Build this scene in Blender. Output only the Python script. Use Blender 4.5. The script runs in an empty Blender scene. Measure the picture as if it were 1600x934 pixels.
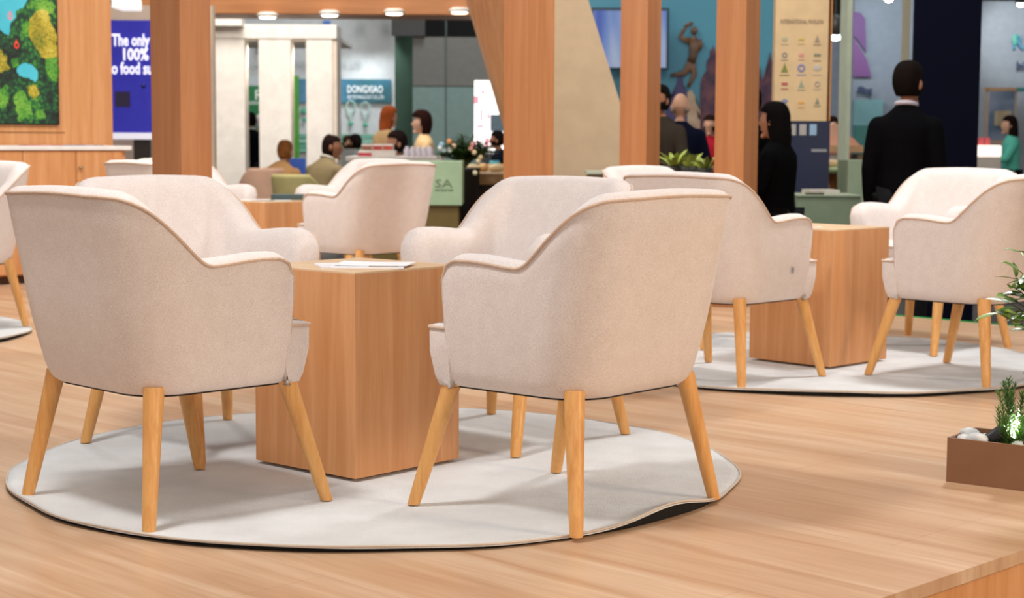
import bpy, bmesh, math, random
from mathutils import Vector, Matrix, noise
random.seed(7)
C = bpy.context.scene.collection
PI = math.pi
# ------------------------------------------------------------------ camera
FPX, YH, ROLL, H = 2632.5, 219.65, 0.00518, 0.91
PITCH = math.atan((467 - YH) / FPX)
FZ = -0.012          # wooden stage floor (rug tops lie at z = 0)
HZ = -0.30           # hall floor below the stage
scn = bpy.context.scene
cd = bpy.data.cameras.new('camera'); cam = bpy.data.objects.new('camera', cd); C.objects.link(cam)
cam.matrix_world = Matrix.Translation((0, 0, H)) @ Matrix.Rotation(PI/2 - PITCH, 4, 'X') @ Matrix.Rotation(ROLL, 4, 'Z')
cd.sensor_width = 36; cd.lens = 36*FPX/1600; cd.clip_end = 200
cd.dof.use_dof = True; cd.dof.focus_distance = 4.1; cd.dof.aperture_fstop = 6.3
scn.camera = cam
scn.view_settings.view_transform = 'Standard'; scn.view_settings.look = 'None'
scn.view_settings.gamma = 1; scn.view_settings.use_curve_mapping = False
scn.view_settings.exposure = 0.0
w = bpy.data.worlds.new('world'); scn.world = w; w.use_nodes = True
w.node_tree.nodes['Background'].inputs[0].default_value = (1.0, 0.91, 0.85, 1)
w.node_tree.nodes['Background'].inputs[1].default_value = 0.50

def lamp(kind, name, loc, energy, color=(1, .93, .85), size=1.0, target=None, **kw):
    d = bpy.data.lights.new(name, kind); d.energy = energy; d.color = color
    if kind == 'AREA': d.shape = 'DISK'; d.size = size
    else: d.shadow_soft_size = size
    for k, v in kw.items(): setattr(d, k, v)
    o = bpy.data.objects.new(name, d); C.objects.link(o); o.location = loc
    if target is not None:
        o.rotation_euler = (Vector(target) - Vector(loc)).to_track_quat('-Z', 'Y').to_euler()
    return o
# ceiling lamps over the stage, then two added fill lamps set lower
lamp('AREA', 'stage_key_light', (-1.3, 3.3, 3.2), 62, (1, .985, .97), .5, (-.5, 4.8, 0))
lamp('AREA', 'stage_key_light', (2.1, 6.8, 3.1), 66, (1, .985, .97), .55, (1.2, 6.7, 0))
lamp('AREA', 'stage_key_light', (-2.2, 8.2, 3.2), 84, (1, .97, .93), .6, (-1.4, 9.8, 0))
lamp('AREA', 'stage_warm_fill', (3.0, 2.5, 1.25), 50, (1, .74, .50), .8, (.6, 4.8, .4))  # unseen low lamp, added to warm the right-facing sides
lamp('AREA', 'stage_fill_light', (.5, .2, 1.7), 20, (1, .84, .70), 1.2, (-.4, 4.7, .2))  # unseen fill added near the camera for the table and chair sides
# hall lamps
lamp('AREA', 'hall_light', (-3, 16, 6.5), 430, (1, .95, .88), 3, (-2.5, 19, 0))
lamp('AREA', 'hall_light', (1.6, 9.4, 4.5), 120, (1, .96, .9), 1.2, (1.4, 13.5, .5))
lamp('AREA', 'hall_light', (4, 15, 6.5), 90, (.92, .97, 1), 3, (4, 18, 0))
lamp('AREA', 'hall_light', (0, 24, 7.5), 420, (.9, .97, 1), 3, (0, 27, 0))

# ------------------------------------------------------------------ helpers
def S(h, a=1):
    h = h.lstrip('#'); c = [int(h[i:i+2], 16)/255 for i in (0, 2, 4)]
    return tuple([(x/12.92 if x <= .04045 else ((x+.055)/1.055)**2.4) for x in c] + [a])
def ray(px, py):
    a_, b_ = px - 800, py - 467; c, s = math.cos(ROLL), math.sin(ROLL)
    a = (a_*c + b_*s)/FPX; b = -(-a_*s + b_*c)/FPX
    return Vector((a, math.cos(PITCH) + b*math.sin(PITCH), -math.sin(PITCH) + b*math.cos(PITCH)))
def at(px, py, Y):
    d = ray(px, py); return d*(Y/d.y) + Vector((0, 0, H))
def on(px, py, z=FZ):
    d = ray(px, py); return d*((z - H)/d.z) + Vector((0, 0, H))
def tag(o, label=None, cat=None, group=None, kind=None):
    if label: o['label'] = label
    if cat: o['category'] = cat
    if group: o['group'] = group
    if kind: o['kind'] = kind
    return o
def thing(name, label, cat, loc=(0, 0, 0), rz=0, group=None):
    o = bpy.data.objects.new(name, None); C.objects.link(o); o.empty_display_size = .1
    o.location = loc; o.rotation_euler = (0, 0, rz)
    return tag(o, label, cat, group)
def obj(name, bm, m, parent=None, smooth=False, recalc=True):
    if isinstance(bm, bmesh.types.BMesh):
        if recalc: bmesh.ops.recalc_face_normals(bm, faces=bm.faces)
        me = bpy.data.meshes.new(name); bm.to_mesh(me); bm.free()
    else: me = bm
    if m is not None:
        me.materials.clear(); me.materials.append(m)
    if smooth:
        for p in me.polygons: p.use_smooth = True
    o = bpy.data.objects.new(name, me); C.objects.link(o)
    if parent is not None: o.parent = parent
    return o
def auto(o, ang=40):
    try: o.data.set_sharp_from_angle(angle=math.radians(ang))
    except Exception: pass
    return o
def dup(root, loc=None, rz=None, label=None, group=None):
    def cp(o, par):
        c = o.copy(); C.objects.link(c)
        if par is not None: c.parent = par
        for ch in o.children: cp(ch, c)
        return c
    r = cp(root, None)
    if loc is not None: r.location = loc
    if rz is not None: r.rotation_euler = (0, 0, rz)
    if label: r['label'] = label
    if group: r['group'] = group
    return r
def box(bm, c, s, bev=0, rz=0, seg=2, M=None):
    r = bmesh.ops.create_cube(bm, size=1)
    m = Matrix.Translation(c) @ Matrix.Rotation(rz, 4, 'Z') @ Matrix.Diagonal((*s, 1))
    if M is not None: m = M @ m
    bmesh.ops.transform(bm, matrix=m, verts=r['verts'])
    if bev:
        es = list({e for v in r['verts'] for e in v.link_edges})
        bmesh.ops.bevel(bm, geom=es, offset=bev, segments=seg, affect='EDGES', profile=.5)
    return bm
def B(): return bmesh.new()
def bx(c, s, bev=0, rz=0): return box(B(), c, s, bev, rz)
def tube(bm, pts, rad, n=8, closed=False, cap=True):
    pts = [Vector(p) for p in pts]; N = len(pts)
    rs = rad if isinstance(rad, (list, tuple)) else [rad]*N
    rings = []; up = None
    for i, p in enumerate(pts):
        if closed: t = (pts[(i+1) % N] - pts[i-1])
        else: t = pts[min(i+1, N-1)] - pts[max(i-1, 0)]
        if t.length < 1e-9: t = Vector((0, 0, 1))
        t.normalize()
        if up is None:
            up = t.orthogonal().normalized()
        up = (up - t*up.dot(t))
        if up.length < 1e-6: up = t.orthogonal()
        up.normalize()
        s = t.cross(up)
        rings.append([bm.verts.new(p + (up*math.cos(2*PI*k/n) + s*math.sin(2*PI*k/n))*rs[i]) for k in range(n)])
    M_ = N if closed else N-1
    for i in range(M_):
        a, b = rings[i], rings[(i+1) % N]
        for k in range(n): bm.faces.new((a[k], a[(k+1) % n], b[(k+1) % n], b[k]))
    if cap and not closed:
        bm.faces.new(rings[0][::-1]); bm.faces.new(rings[-1])
    return bm
def lathe(bm, prof, n=24, c=(0, 0, 0)):
    rings = [[bm.verts.new((c[0]+r*math.cos(2*PI*k/n), c[1]+r*math.sin(2*PI*k/n), c[2]+z)) for k in range(n)] for r, z in prof]
    for a, b in zip(rings, rings[1:]):
        for k in range(n): bm.faces.new((a[k], a[(k+1) % n], b[(k+1) % n], b[k]))
    bm.faces.new(rings[0][::-1]); bm.faces.new(rings[-1])
    return bm
def sph(bm, c, r, s=(1, 1, 1), u=16, v=10, M=None):
    q = bmesh.ops.create_uvsphere(bm, u_segments=u, v_segments=v, radius=r)
    m = Matrix.Translation(c) @ Matrix.Diagonal((*s, 1))
    if M is not None: m = Matrix.Translation(c) @ M @ Matrix.Diagonal((*s, 1))
    bmesh.ops.transform(bm, matrix=m, verts=q['verts']); return bm
def prism(bm, poly, h, M=None):
    """polygon in x,z extruded along y by h (front at y=0)"""
    M = M or Matrix()
    a = [bm.verts.new(M @ Vector((x, 0, z))) for x, z in poly]; b = [bm.verts.new(M @ Vector((x, h, z))) for x, z in poly]
    bm.faces.new(a); bm.faces.new(b[::-1])
    for i in range(len(a)):
        j = (i+1) % len(a); bm.faces.new((a[i], b[i], b[j], a[j]))
    return bm

# ------------------------------------------------------------------ materials
def nodes(name):
    m = bpy.data.materials.new(name); m.use_nodes = True; nt = m.node_tree
    return m, nt, nt.nodes['Principled BSDF']
_pl = {}
def plain(col, rough=.6, metal=0, emit=0, alpha=None, spec=None, var=.06):
    key = (col, rough, metal, emit, spec)
    if key in _pl: return _pl[key]
    m, nt, b = nodes('paint_' + col.strip('#'))
    c = S(col); b.inputs['Roughness'].default_value = rough; b.inputs['Metallic'].default_value = metal
    if spec is not None: b.inputs['Specular IOR Level'].default_value = spec
    n = nt.nodes.new('ShaderNodeTexNoise'); n.inputs['Scale'].default_value = 9; n.inputs['Detail'].default_value = 4
    tc = nt.nodes.new('ShaderNodeTexCoord'); nt.links.new(tc.outputs['Object'], n.inputs['Vector'])
    r = nt.nodes.new('ShaderNodeValToRGB'); r.color_ramp.elements[0].position = .3; r.color_ramp.elements[1].position = .7
    r.color_ramp.elements[0].color = (c[0]*(1-var), c[1]*(1-var), c[2]*(1-var), 1)
    r.color_ramp.elements[1].color = (min(1, c[0]*(1+var)), min(1, c[1]*(1+var)), min(1, c[2]*(1+var)), 1)
    nt.links.new(n.outputs['Fac'], r.inputs[0]); nt.links.new(r.outputs[0], b.inputs['Base Color'])
    if emit:
        b.inputs['Emission Color'].default_value = c; b.inputs['Emission Strength'].default_value = emit
    _pl[key] = m; return m
def wood(name, c1, c2, c3, scale=(7, 7, .55), rough=.42, rot=0, coat=.0):
    """grain runs along local z"""
    m, nt, b = nodes(name); L = nt.links.new; N = nt.nodes.new
    tc = N('ShaderNodeTexCoord'); mp = N('ShaderNodeMapping'); mp.inputs['Scale'].default_value = scale; mp.inputs['Rotation'].default_value = (0, 0, rot)
    L(tc.outputs['Object'], mp.inputs['Vector'])
    n1 = N('ShaderNodeTexNoise'); n1.inputs['Scale'].default_value = 2.2; n1.inputs['Detail'].default_value = 5; n1.inputs['Distortion'].default_value = 1.3
    n2 = N('ShaderNodeTexNoise'); n2.inputs['Scale'].default_value = 11; n2.inputs['Detail'].default_value = 7; n2.inputs['Roughness'].default_value = .7
    L(mp.outputs[0], n1.inputs['Vector']); L(mp.outputs[0], n2.inputs['Vector'])
    r1 = N('ShaderNodeValToRGB'); e = r1.color_ramp.elements
    e[0].position = .25; e[0].color = S(c1); e[1].position = .75; e[1].color = S(c3); k = e.new(.5); k.color = S(c2)
    L(n1.outputs['Fac'], r1.inputs[0])
    r2 = N('ShaderNodeValToRGB'); r2.color_ramp.elements[0].position = .35; r2.color_ramp.elements[1].position = .65
    r2.color_ramp.elements[0].color = (.88, .85, .82, 1); r2.color_ramp.elements[1].color = (1, 1, 1, 1)
    L(n2.outputs['Fac'], r2.inputs[0])
    mx = N('ShaderNodeMix'); mx.data_type = 'RGBA'; mx.blend_type = 'MULTIPLY'; mx.inputs[0].default_value = .75
    L(r1.outputs[0], mx.inputs[6]); L(r2.outputs[0], mx.inputs[7]); L(mx.outputs[2], b.inputs['Base Color'])
    b.inputs['Roughness'].default_value = rough
    bp = N('ShaderNodeBump'); bp.inputs['Strength'].default_value = .06; bp.inputs['Distance'].default_value = .01
    L(n2.outputs['Fac'], bp.inputs['Height']); L(bp.outputs[0], b.inputs['Normal'])
    return m
def fabric(name, c1, c2, sc=420):
    m, nt, b = nodes(name); L = nt.links.new; N = nt.nodes.new
    tc = N('ShaderNodeTexCoord')
    mp = N('ShaderNodeMapping'); mp.inputs['Scale'].default_value = (1, 1, .28); L(tc.outputs['Object'], mp.inputs['Vector'])
    mq = N('ShaderNodeMapping'); mq.inputs['Scale'].default_value = (.3, .3, 1); L(tc.outputs['Object'], mq.inputs['Vector'])
    n1 = N('ShaderNodeTexNoise'); n1.inputs['Scale'].default_value = sc; n1.inputs['Detail'].default_value = 2
    n2 = N('ShaderNodeTexNoise'); n2.inputs['Scale'].default_value = sc; n2.inputs['Detail'].default_value = 2
    n3 = N('ShaderNodeTexNoise'); n3.inputs['Scale'].default_value = 26; n3.inputs['Detail'].default_value = 5
    L(mp.outputs[0], n1.inputs['Vector']); L(mq.outputs[0], n2.inputs['Vector']); L(tc.outputs['Object'], n3.inputs['Vector'])
    a = N('ShaderNodeMath'); a.operation = 'ADD'; L(n1.outputs['Fac'], a.inputs[0]); L(n2.outputs['Fac'], a.inputs[1])
    a2 = N('ShaderNodeMath'); a2.operation = 'MULTIPLY_ADD'; L(n3.outputs['Fac'], a2.inputs[0]); a2.inputs[1].default_value = .35; L(a.outputs[0], a2.inputs[2])
    r = N('ShaderNodeValToRGB'); r.color_ramp.elements[0].position = .42; r.color_ramp.elements[1].position = .78
    mul = N('ShaderNodeMath'); mul.operation = 'MULTIPLY'; mul.inputs[1].default_value = .5; L(a2.outputs[0], mul.inputs[0])
    r.color_ramp.elements[0].color = S(c1); r.color_ramp.elements[1].color = S(c2); L(mul.outputs[0], r.inputs[0])
    L(r.outputs[0], b.inputs['Base Color']); b.inputs['Roughness'].default_value = .9
    b.inputs['Sheen Weight'].default_value = .25; b.inputs['Sheen Roughness'].default_value = .5; b.inputs['Specular IOR Level'].default_value = .2
    bp = N('ShaderNodeBump'); bp.inputs['Strength'].default_value = .12; bp.inputs['Distance'].default_value = .001
    L(a.outputs[0], bp.inputs['Height']); L(bp.outputs[0], b.inputs['Normal'])
    return m
M_FAB = fabric('linen_fabric', '#cfc2bd', '#ebe4e0', 700)
M_PIPE = fabric('piping_fabric', '#c4a994', '#dac3b1')
M_LEG = wood('beech_leg_wood', '#d49450', '#e2a862', '#ecb874', (16, 16, 1.2), .38)
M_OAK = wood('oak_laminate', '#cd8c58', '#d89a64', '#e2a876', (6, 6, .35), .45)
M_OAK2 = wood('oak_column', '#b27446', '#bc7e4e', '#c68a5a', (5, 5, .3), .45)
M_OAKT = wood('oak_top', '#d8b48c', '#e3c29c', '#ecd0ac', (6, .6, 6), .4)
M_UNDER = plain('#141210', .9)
# floor laminate: planks laid on the diagonal
def floor_mat():
    m, nt, b = nodes('floor_laminate'); L = nt.links.new; N = nt.nodes.new
    tc = N('ShaderNodeTexCoord'); mp = N('ShaderNodeMapping'); mp.inputs['Rotation'].default_value = (0, 0, PI/4)
    L(tc.outputs['Object'], mp.inputs['Vector'])
    br = N('ShaderNodeTexBrick'); br.inputs['Scale'].default_value = 1; br.offset = .5
    br.inputs['Brick Width'].default_value = 1.38; br.inputs['Row Height'].default_value = .55
    br.inputs['Mortar Size'].default_value = .0022; br.inputs['Mortar Smooth'].default_value = .3; br.inputs['Bias'].default_value = 0
    br.inputs['Color1'].default_value = (.45, .45, .45, 1); br.inputs['Color2'].default_value = (.56, .56, .56, 1); br.inputs['Mortar'].default_value = (.25, .25, .25, 1)
    L(mp.outputs[0], br.inputs['Vector'])
    m2 = N('ShaderNodeMapping'); m2.inputs['Scale'].default_value = (.35, 5, 1); L(mp.outputs[0], m2.inputs['Vector'])
    n1 = N('ShaderNodeTexNoise'); n1.inputs['Scale'].default_value = 2.0; n1.inputs['Detail'].default_value = 6; n1.inputs['Distortion'].default_value = .9; L(m2.outputs[0], n1.inputs['Vector'])
    n2 = N('ShaderNodeTexNoise'); n2.inputs['Scale'].default_value = 12; n2.inputs['Detail'].default_value = 6; L(m2.outputs[0], n2.inputs['Vector'])
    r = N('ShaderNodeValToRGB'); e = r.color_ramp.elements; e[0].position = .30; e[0].color = S('#c49a77'); e[1].position = .70; e[1].color = S('#dcbd9f'); k = e.new(.5); k.color = S('#d0ab89')
    L(n1.outputs['Fac'], r.inputs[0])
    r2 = N('ShaderNodeValToRGB'); r2.color_ramp.elements[0].position = .3; r2.color_ramp.elements[1].position = .6; r2.color_ramp.elements[0].color = (.86, .82, .78, 1); r2.color_ramp.elements[1].color = (1, 1, 1, 1); L(n2.outputs['Fac'], r2.inputs[0])
    mx = N('ShaderNodeMix'); mx.data_type = 'RGBA'; mx.blend_type = 'MULTIPLY'; mx.inputs[0].default_value = .7; L(r.outputs[0], mx.inputs[6]); L(r2.outputs[0], mx.inputs[7])
    m3 = N('ShaderNodeMix'); m3.data_type = 'RGBA'; m3.blend_type = 'OVERLAY'; m3.inputs[0].default_value = .35; L(mx.outputs[2], m3.inputs[6]); L(br.outputs['Color'], m3.inputs[7])
    L(m3.outputs[2], b.inputs['Base Color']); b.inputs['Roughness'].default_value = .38
    return m
M_FLOOR = floor_mat()
def rug_mat():
    m, nt, b = nodes('rug_pile'); L = nt.links.new; N = nt.nodes.new
    tc = N('ShaderNodeTexCoord'); n = N('ShaderNodeTexNoise'); n.inputs['Scale'].default_value = 5; n.inputs['Detail'].default_value = 6; L(tc.outputs['Object'], n.inputs['Vector'])
    n2 = N('ShaderNodeTexNoise'); n2.inputs['Scale'].default_value = 260; n2.inputs['Detail'].default_value = 3; L(tc.outputs['Object'], n2.inputs['Vector'])
    r = N('ShaderNodeValToRGB'); r.color_ramp.elements[0].position = .35; r.color_ramp.elements[1].position = .65
    r.color_ramp.elements[0].color = S('#d8dadb'); r.color_ramp.elements[1].color = S('#e4e8ea'); L(n.outputs['Fac'], r.inputs[0]); L(r.outputs[0], b.inputs['Base Color'])
    b.inputs['Roughness'].default_value = 1; b.inputs['Sheen Weight'].default_value = .3; b.inputs['Specular IOR Level'].default_value = .1
    ad = N('ShaderNodeMath'); ad.operation = 'MULTIPLY_ADD'; ad.inputs[1].default_value = .25; L(n2.outputs['Fac'], ad.inputs[0]); L(n.outputs['Fac'], ad.inputs[2])
    bp = N('ShaderNodeBump'); bp.inputs['Strength'].default_value = .8; bp.inputs['Distance'].default_value = .018; L(ad.outputs[0], bp.inputs['Height']); L(bp.outputs[0], b.inputs['Normal'])
    return m
M_RUG = rug_mat()
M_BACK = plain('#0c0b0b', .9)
def pic_mat(name, stops, scale=3, emit=0, detail=6, stretch=(1, 1, 1), dist=0, vor=False):
    m, nt, b = nodes(name); L = nt.links.new; N = nt.nodes.new
    tc = N('ShaderNodeTexCoord'); mp = N('ShaderNodeMapping'); mp.inputs['Scale'].default_value = stretch; L(tc.outputs['Object'], mp.inputs['Vector'])
    n = N('ShaderNodeTexNoise'); n.inputs['Scale'].default_value = scale; n.inputs['Detail'].default_value = detail; n.inputs['Distortion'].default_value = dist; L(mp.outputs[0], n.inputs['Vector'])
    src = n.outputs['Fac']
    if vor:
        v = N('ShaderNodeTexVoronoi'); v.inputs['Scale'].default_value = scale*14; L(mp.outputs[0], v.inputs['Vector'])
        a = N('ShaderNodeMath'); a.operation = 'MULTIPLY_ADD'; a.inputs[1].default_value = -.35; L(v.outputs['Distance'], a.inputs[0])
        a3 = N('ShaderNodeMath'); a3.operation = 'ADD'; a3.inputs[1].default_value = .14; L(n.outputs['Fac'], a3.inputs[0]); L(a3.outputs[0], a.inputs[2]); src = a.outputs[0]
    r = N('ShaderNodeValToRGB'); e = r.color_ramp.elements
    e[0].position = stops[0][0]; e[0].color = S(stops[0][1]); e[1].position = stops[-1][0]; e[1].color = S(stops[-1][1])
    for p, c in stops[1:-1]: k = e.new(p); k.color = S(c)
    L(src, r.inputs[0])
    if emit:
        b.inputs['Base Color'].default_value = (.01, .01, .01, 1); L(r.outputs[0], b.inputs['Emission Color']); b.inputs['Emission Strength'].default_value = emit
    else: L(r.outputs[0], b.inputs['Base Color'])
    b.inputs['Roughness'].default_value = .5
    return m

# ------------------------------------------------------------------ setting: stage, hall floor, back walls
def struct(o): o['kind'] = 'structure'; return o
# stage: square laid at 45 degrees
def P45(a, b): return Vector(((a+b)/2, (a-b)/2))   # a = x+y , b = x-y
bm = B(); a0, a1, b0, b1 = -6, 11.02, -17.5, -2.60
q = [P45(a0, b0), P45(a1, b0), P45(a1, b1), P45(a0, b1)]
vt = [bm.verts.new((p.x, p.y, FZ)) for p in q]; vb = [bm.verts.new((p.x, p.y, FZ-.03)) for p in q]
bm.faces.new(vt)
for i in range(4): bm.faces.new((vt[i], vt[(i+1) % 4], vb[(i+1) % 4], vb[i]))
struct(obj('floor_stage', bm, M_FLOOR))
bm = B(); q2 = [P45(a0+.02, b0+.02), P45(a1-.02, b0+.02), P45(a1-.02, b1-.012), P45(a0+.02, b1-.012)]
vt = [bm.verts.new((p.x, p.y, FZ-.03)) for p in q2]; vb = [bm.verts.new((p.x, p.y, HZ)) for p in q2]
for i in range(4): bm.faces.new((vt[i], vt[(i+1) % 4], vb[(i+1) % 4], vb[i]))
struct(obj('trim_1', bm, M_OAK))
bm = B(); c0 = P45(a1+.03, 0); mid = P45(a1+.03, (b0+b1)/2)
box(bm, (mid.x, mid.y, FZ-.012), (10.6, .03, .03), .004, -PI/4); struct(obj('trim_2', bm, plain('#0f8a3c', .6)))
bm = B(); box(bm, (0, 20, HZ-.05), (60, 60, .1)); struct(obj('floor', bm, pic_mat('hall_carpet', [(.3, '#4b4643'), (.7, '#5e5753')], 6)))
def wall(name, x0, x1, Y, mat, z0=HZ, z1=6.0, th=.12, ytop=None, ybot=None):
    X0, X1 = at(x0, 220, Y).x, at(x1, 220, Y).x
    if ytop is not None: z1 = at((x0+x1)/2, ytop, Y).z
    if ybot is not None: z0 = at((x0+x1)/2, ybot, Y).z
    o = obj(name, bx(((X0+X1)/2, Y+th/2, (z0+z1)/2), (X1-X0, th, z1-z0), 0), mat); return struct(o)
bm = B(); box(bm, (0, 34.1, 4), (44, .2, 9)); struct(obj('wall_back', bm, plain('#1a1818', .8)))
bm = B(); box(bm, (0, 24.5, 8.5), (44, 19, .1)); struct(obj('ceiling', bm, plain('#0e0e0f', .9)))
wall('wall_white_booth', 300, 617, 28, plain('#c4c8c9', .7))
wall('wall_green_return', 617, 646, 27.6, plain('#2d4a3b', .7), ytop=56)
wall('wall_grey_lower', 645, 800, 27, plain('#6f8480', .7), ytop=136)
wall('wall_grey_upper', 645, 800, 27, plain('#66645f', .7), ybot=134.5, ytop=58)
bm = B(); p = at(697, 140, 26.98); box(bm, (p.x, p.y, p.z+.2), (.02, .01, 2.4)); struct(obj('trim_3', bm, plain('#4c5654', .8)))
wall('wall_dark_block', 612, 664, 26.9, plain('#3c3a38', .8), ybot=56)
wall('wall_mural', 905, 1218, 19, pic_mat('mural_sky', [(.3, '#3f7f98'), (.7, '#4b95aa')], .5), z1=at(1000, -30, 19).z)
wall('wall_booth_right', 1330, 1424, 22, plain('#7f8c9a', .7))
wall('wall_booth_back', 1296, 1330, 23, plain('#8f9cae', .7), ytop=52)
wall('wall_far_right', 1520, 1760, 24, plain('#98a0a8', .7), ytop=2)
wall('wall_navy', 1424, 1528, 10.75, plain('#010417', .8, spec=.1), th=.04)
wall('wall_cream_left', 120, 335, 16.5, plain('#dcc7ac', .7), z1=at(200, 8, 16.5).z)

# ------------------------------------------------------------------ tub armchair (front +Y, origin on the floor between the feet)
VF = .150
def W_(z): return .262 + .042*min(1, max(0, (z-.315)/.36))**.8
def VB(z): return -.258 - .088*(z-.315)/.465
RC = .135
ZP = [(.165, .570), (.150, .584), (.143, .600), (.128, .613), (.105, .620), (.05, .621), (0, .618), (-.06, .612), (-.100, .610), (-.122, .616), (-.14, .630), (-.17, .661), (-.205, .699), (-.240, .735), (-.27, .758), (-.30, .772), (-.33, .777), (-.36, .780)]
def zprof(v):
    if v >= ZP[0][0]: return ZP[0][1]
    for (a, za), (b, zb) in zip(ZP, ZP[1:]):
        if v >= b: t = (a-v)/(a-b); return za + (zb-za)*t
    return ZP[-1][1]
STN = [('s', 1, t/22) for t in range(22)] + [('a', 1, t/12) for t in range(12)] + [('b', 0, t/12) for t in range(13)] + [('a', -1, 1-t/12) for t in range(1, 13)] + [('s', -1, 1-t/22) for t in range(1, 23)]
def PS(st, z, o):
    k, s, t = st; Wd = W_(z)-o; R = max(RC-o, .035); vb = VB(z)+o
    bul = .006*math.sin(PI*min(1, max(0, (z-.315)/.3))) if o < .02 else 0
    if k == 's': return Vector((s*(Wd+bul), VF + (vb+R-VF)*t, z))
    if k == 'a':
        th = t*PI/2; return Vector((s*(Wd-R+(R+bul)*math.cos(th)), vb+R-(R+bul)*math.sin(th), z))
    return Vector(((1-2*t)*(Wd-R), vb-bul, z))
def TT(st):
    p = PS(st, .70, 0); T = zprof(p.y)
    if st[0] == 'b': T += .004*math.sin(PI*st[2])
    return T
def back_amt(st):
    p = PS(st, .70, 0); return min(1, max(0, (-.10-p.y)/.2))
def shell_bm():
    bm = B(); rings = []
    sts = [('e', 1, 0)] + STN + [('e', -1, 0)]
    for st in sts:
        end = st[0] == 'e'
        s0 = ('s', st[1], 0) if end else st
        T = TT(s0); k = back_amt(s0); t = .088 - .004*k; t2 = .098 + .028*k
        L = [(.040, .3035), (.020, .307), (.008, .316), (.002, .332), (0, .352)]
        n = 7
        for i in range(1, n): L.append((0, .352 + (T-.006-.352)*i/n))
        L += [(.0, T-.006), (.004, T+.003), (.016, T+.012), (.032, T+.017), (t*.55, T+.0175), (t-.026, T+.012), (t-.010, T), (t, T-.022)]
        for i in range(1, 6):
            f = i/6; L.append((t + (t2-t)*f, T-.022 + (.43-T+.022)*f))
        L += [(t2, .42), (t2-.004, .33)]
        pts = []
        if end:
            cz = (T+.32)/2; co = t*.5
            for o, z in L:
                dz = z-cz; o2 = co + (o-co)*.80; z2 = cz + dz*(1-.014/max(.02, abs(dz)) if abs(dz) > .03 else 1)
                p = PS(s0, z, 0); sg = s0[1]
                pts.append(Vector((sg*(W_(z)-o2), VF+.011, z2)))
        else:
            for o, z in L: pts.append(PS(s0, z, o))
        rings.append([bm.verts.new(p) for p in pts])
    for a, b in zip(rings, rings[1:]):
        for i in range(len(a)):
            j = (i+1) % len(a); bm.faces.new((a[i], a[j], b[j], b[i]))
    bm.faces.new(rings[0][::-1]); bm.faces.new(rings[-1])
    return bm
def seat_outline():
    h = [(0, .226), (.08, .2258), (.16, .2245), (.235, .2225)]
    for i in range(1, 6):
        a = PI/2*(1-i/5); h.append((.256+.024*math.cos(a), .197+.024*math.sin(a)))
    h += [(.281, .146), (.272, .138), (.19, .137), (.178, .10), (.172, 0), (.168, -.12), (.150, -.20), (.10, -.225), (0, -.23)]
    return h + [(-x, y) for x, y in reversed(h[1:-1])]
def seat_bm():
    bm = B(); o = seat_outline(); n = len(o); rings = []
    def off(d):
        r = []
        for i in range(n):
            p, q = Vector(o[i-1]), Vector(o[(i+1) % n]); t = (q-p).normalized(); nn = Vector((-t.y, t.x)); r.append(Vector(o[i]) + nn*d)
        return r
    for d, z in ((-.032, .302), (-.016, .309), (-.008, .330), (.0, .39), (.001, .44), (-.003, .452), (-.012, .459), (-.035, .464)):
        rings.append([bm.verts.new((p.x, p.y - (0.012*(1-min(1, (z-.304)/.07)) if p.y > .16 else 0), z)) for p in off(d)])
    for a, b in zip(rings, rings[1:]):
        for i in range(n): bm.faces.new((a[i], a[(i+1) % n], b[(i+1) % n], b[i]))
    c = bm.verts.new((0, 0, .476))
    md = [bm.verts.new((v.co.x*.6, v.co.y*.6, .473)) for v in rings[-1]]
    for i in range(n):
        j = (i+1) % n; bm.faces.new((rings[-1][i], rings[-1][j], md[j], md[i])); bm.faces.new((md[i], md[j], c))
    bm.faces.new(rings[0][::-1])
    return bm
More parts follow.
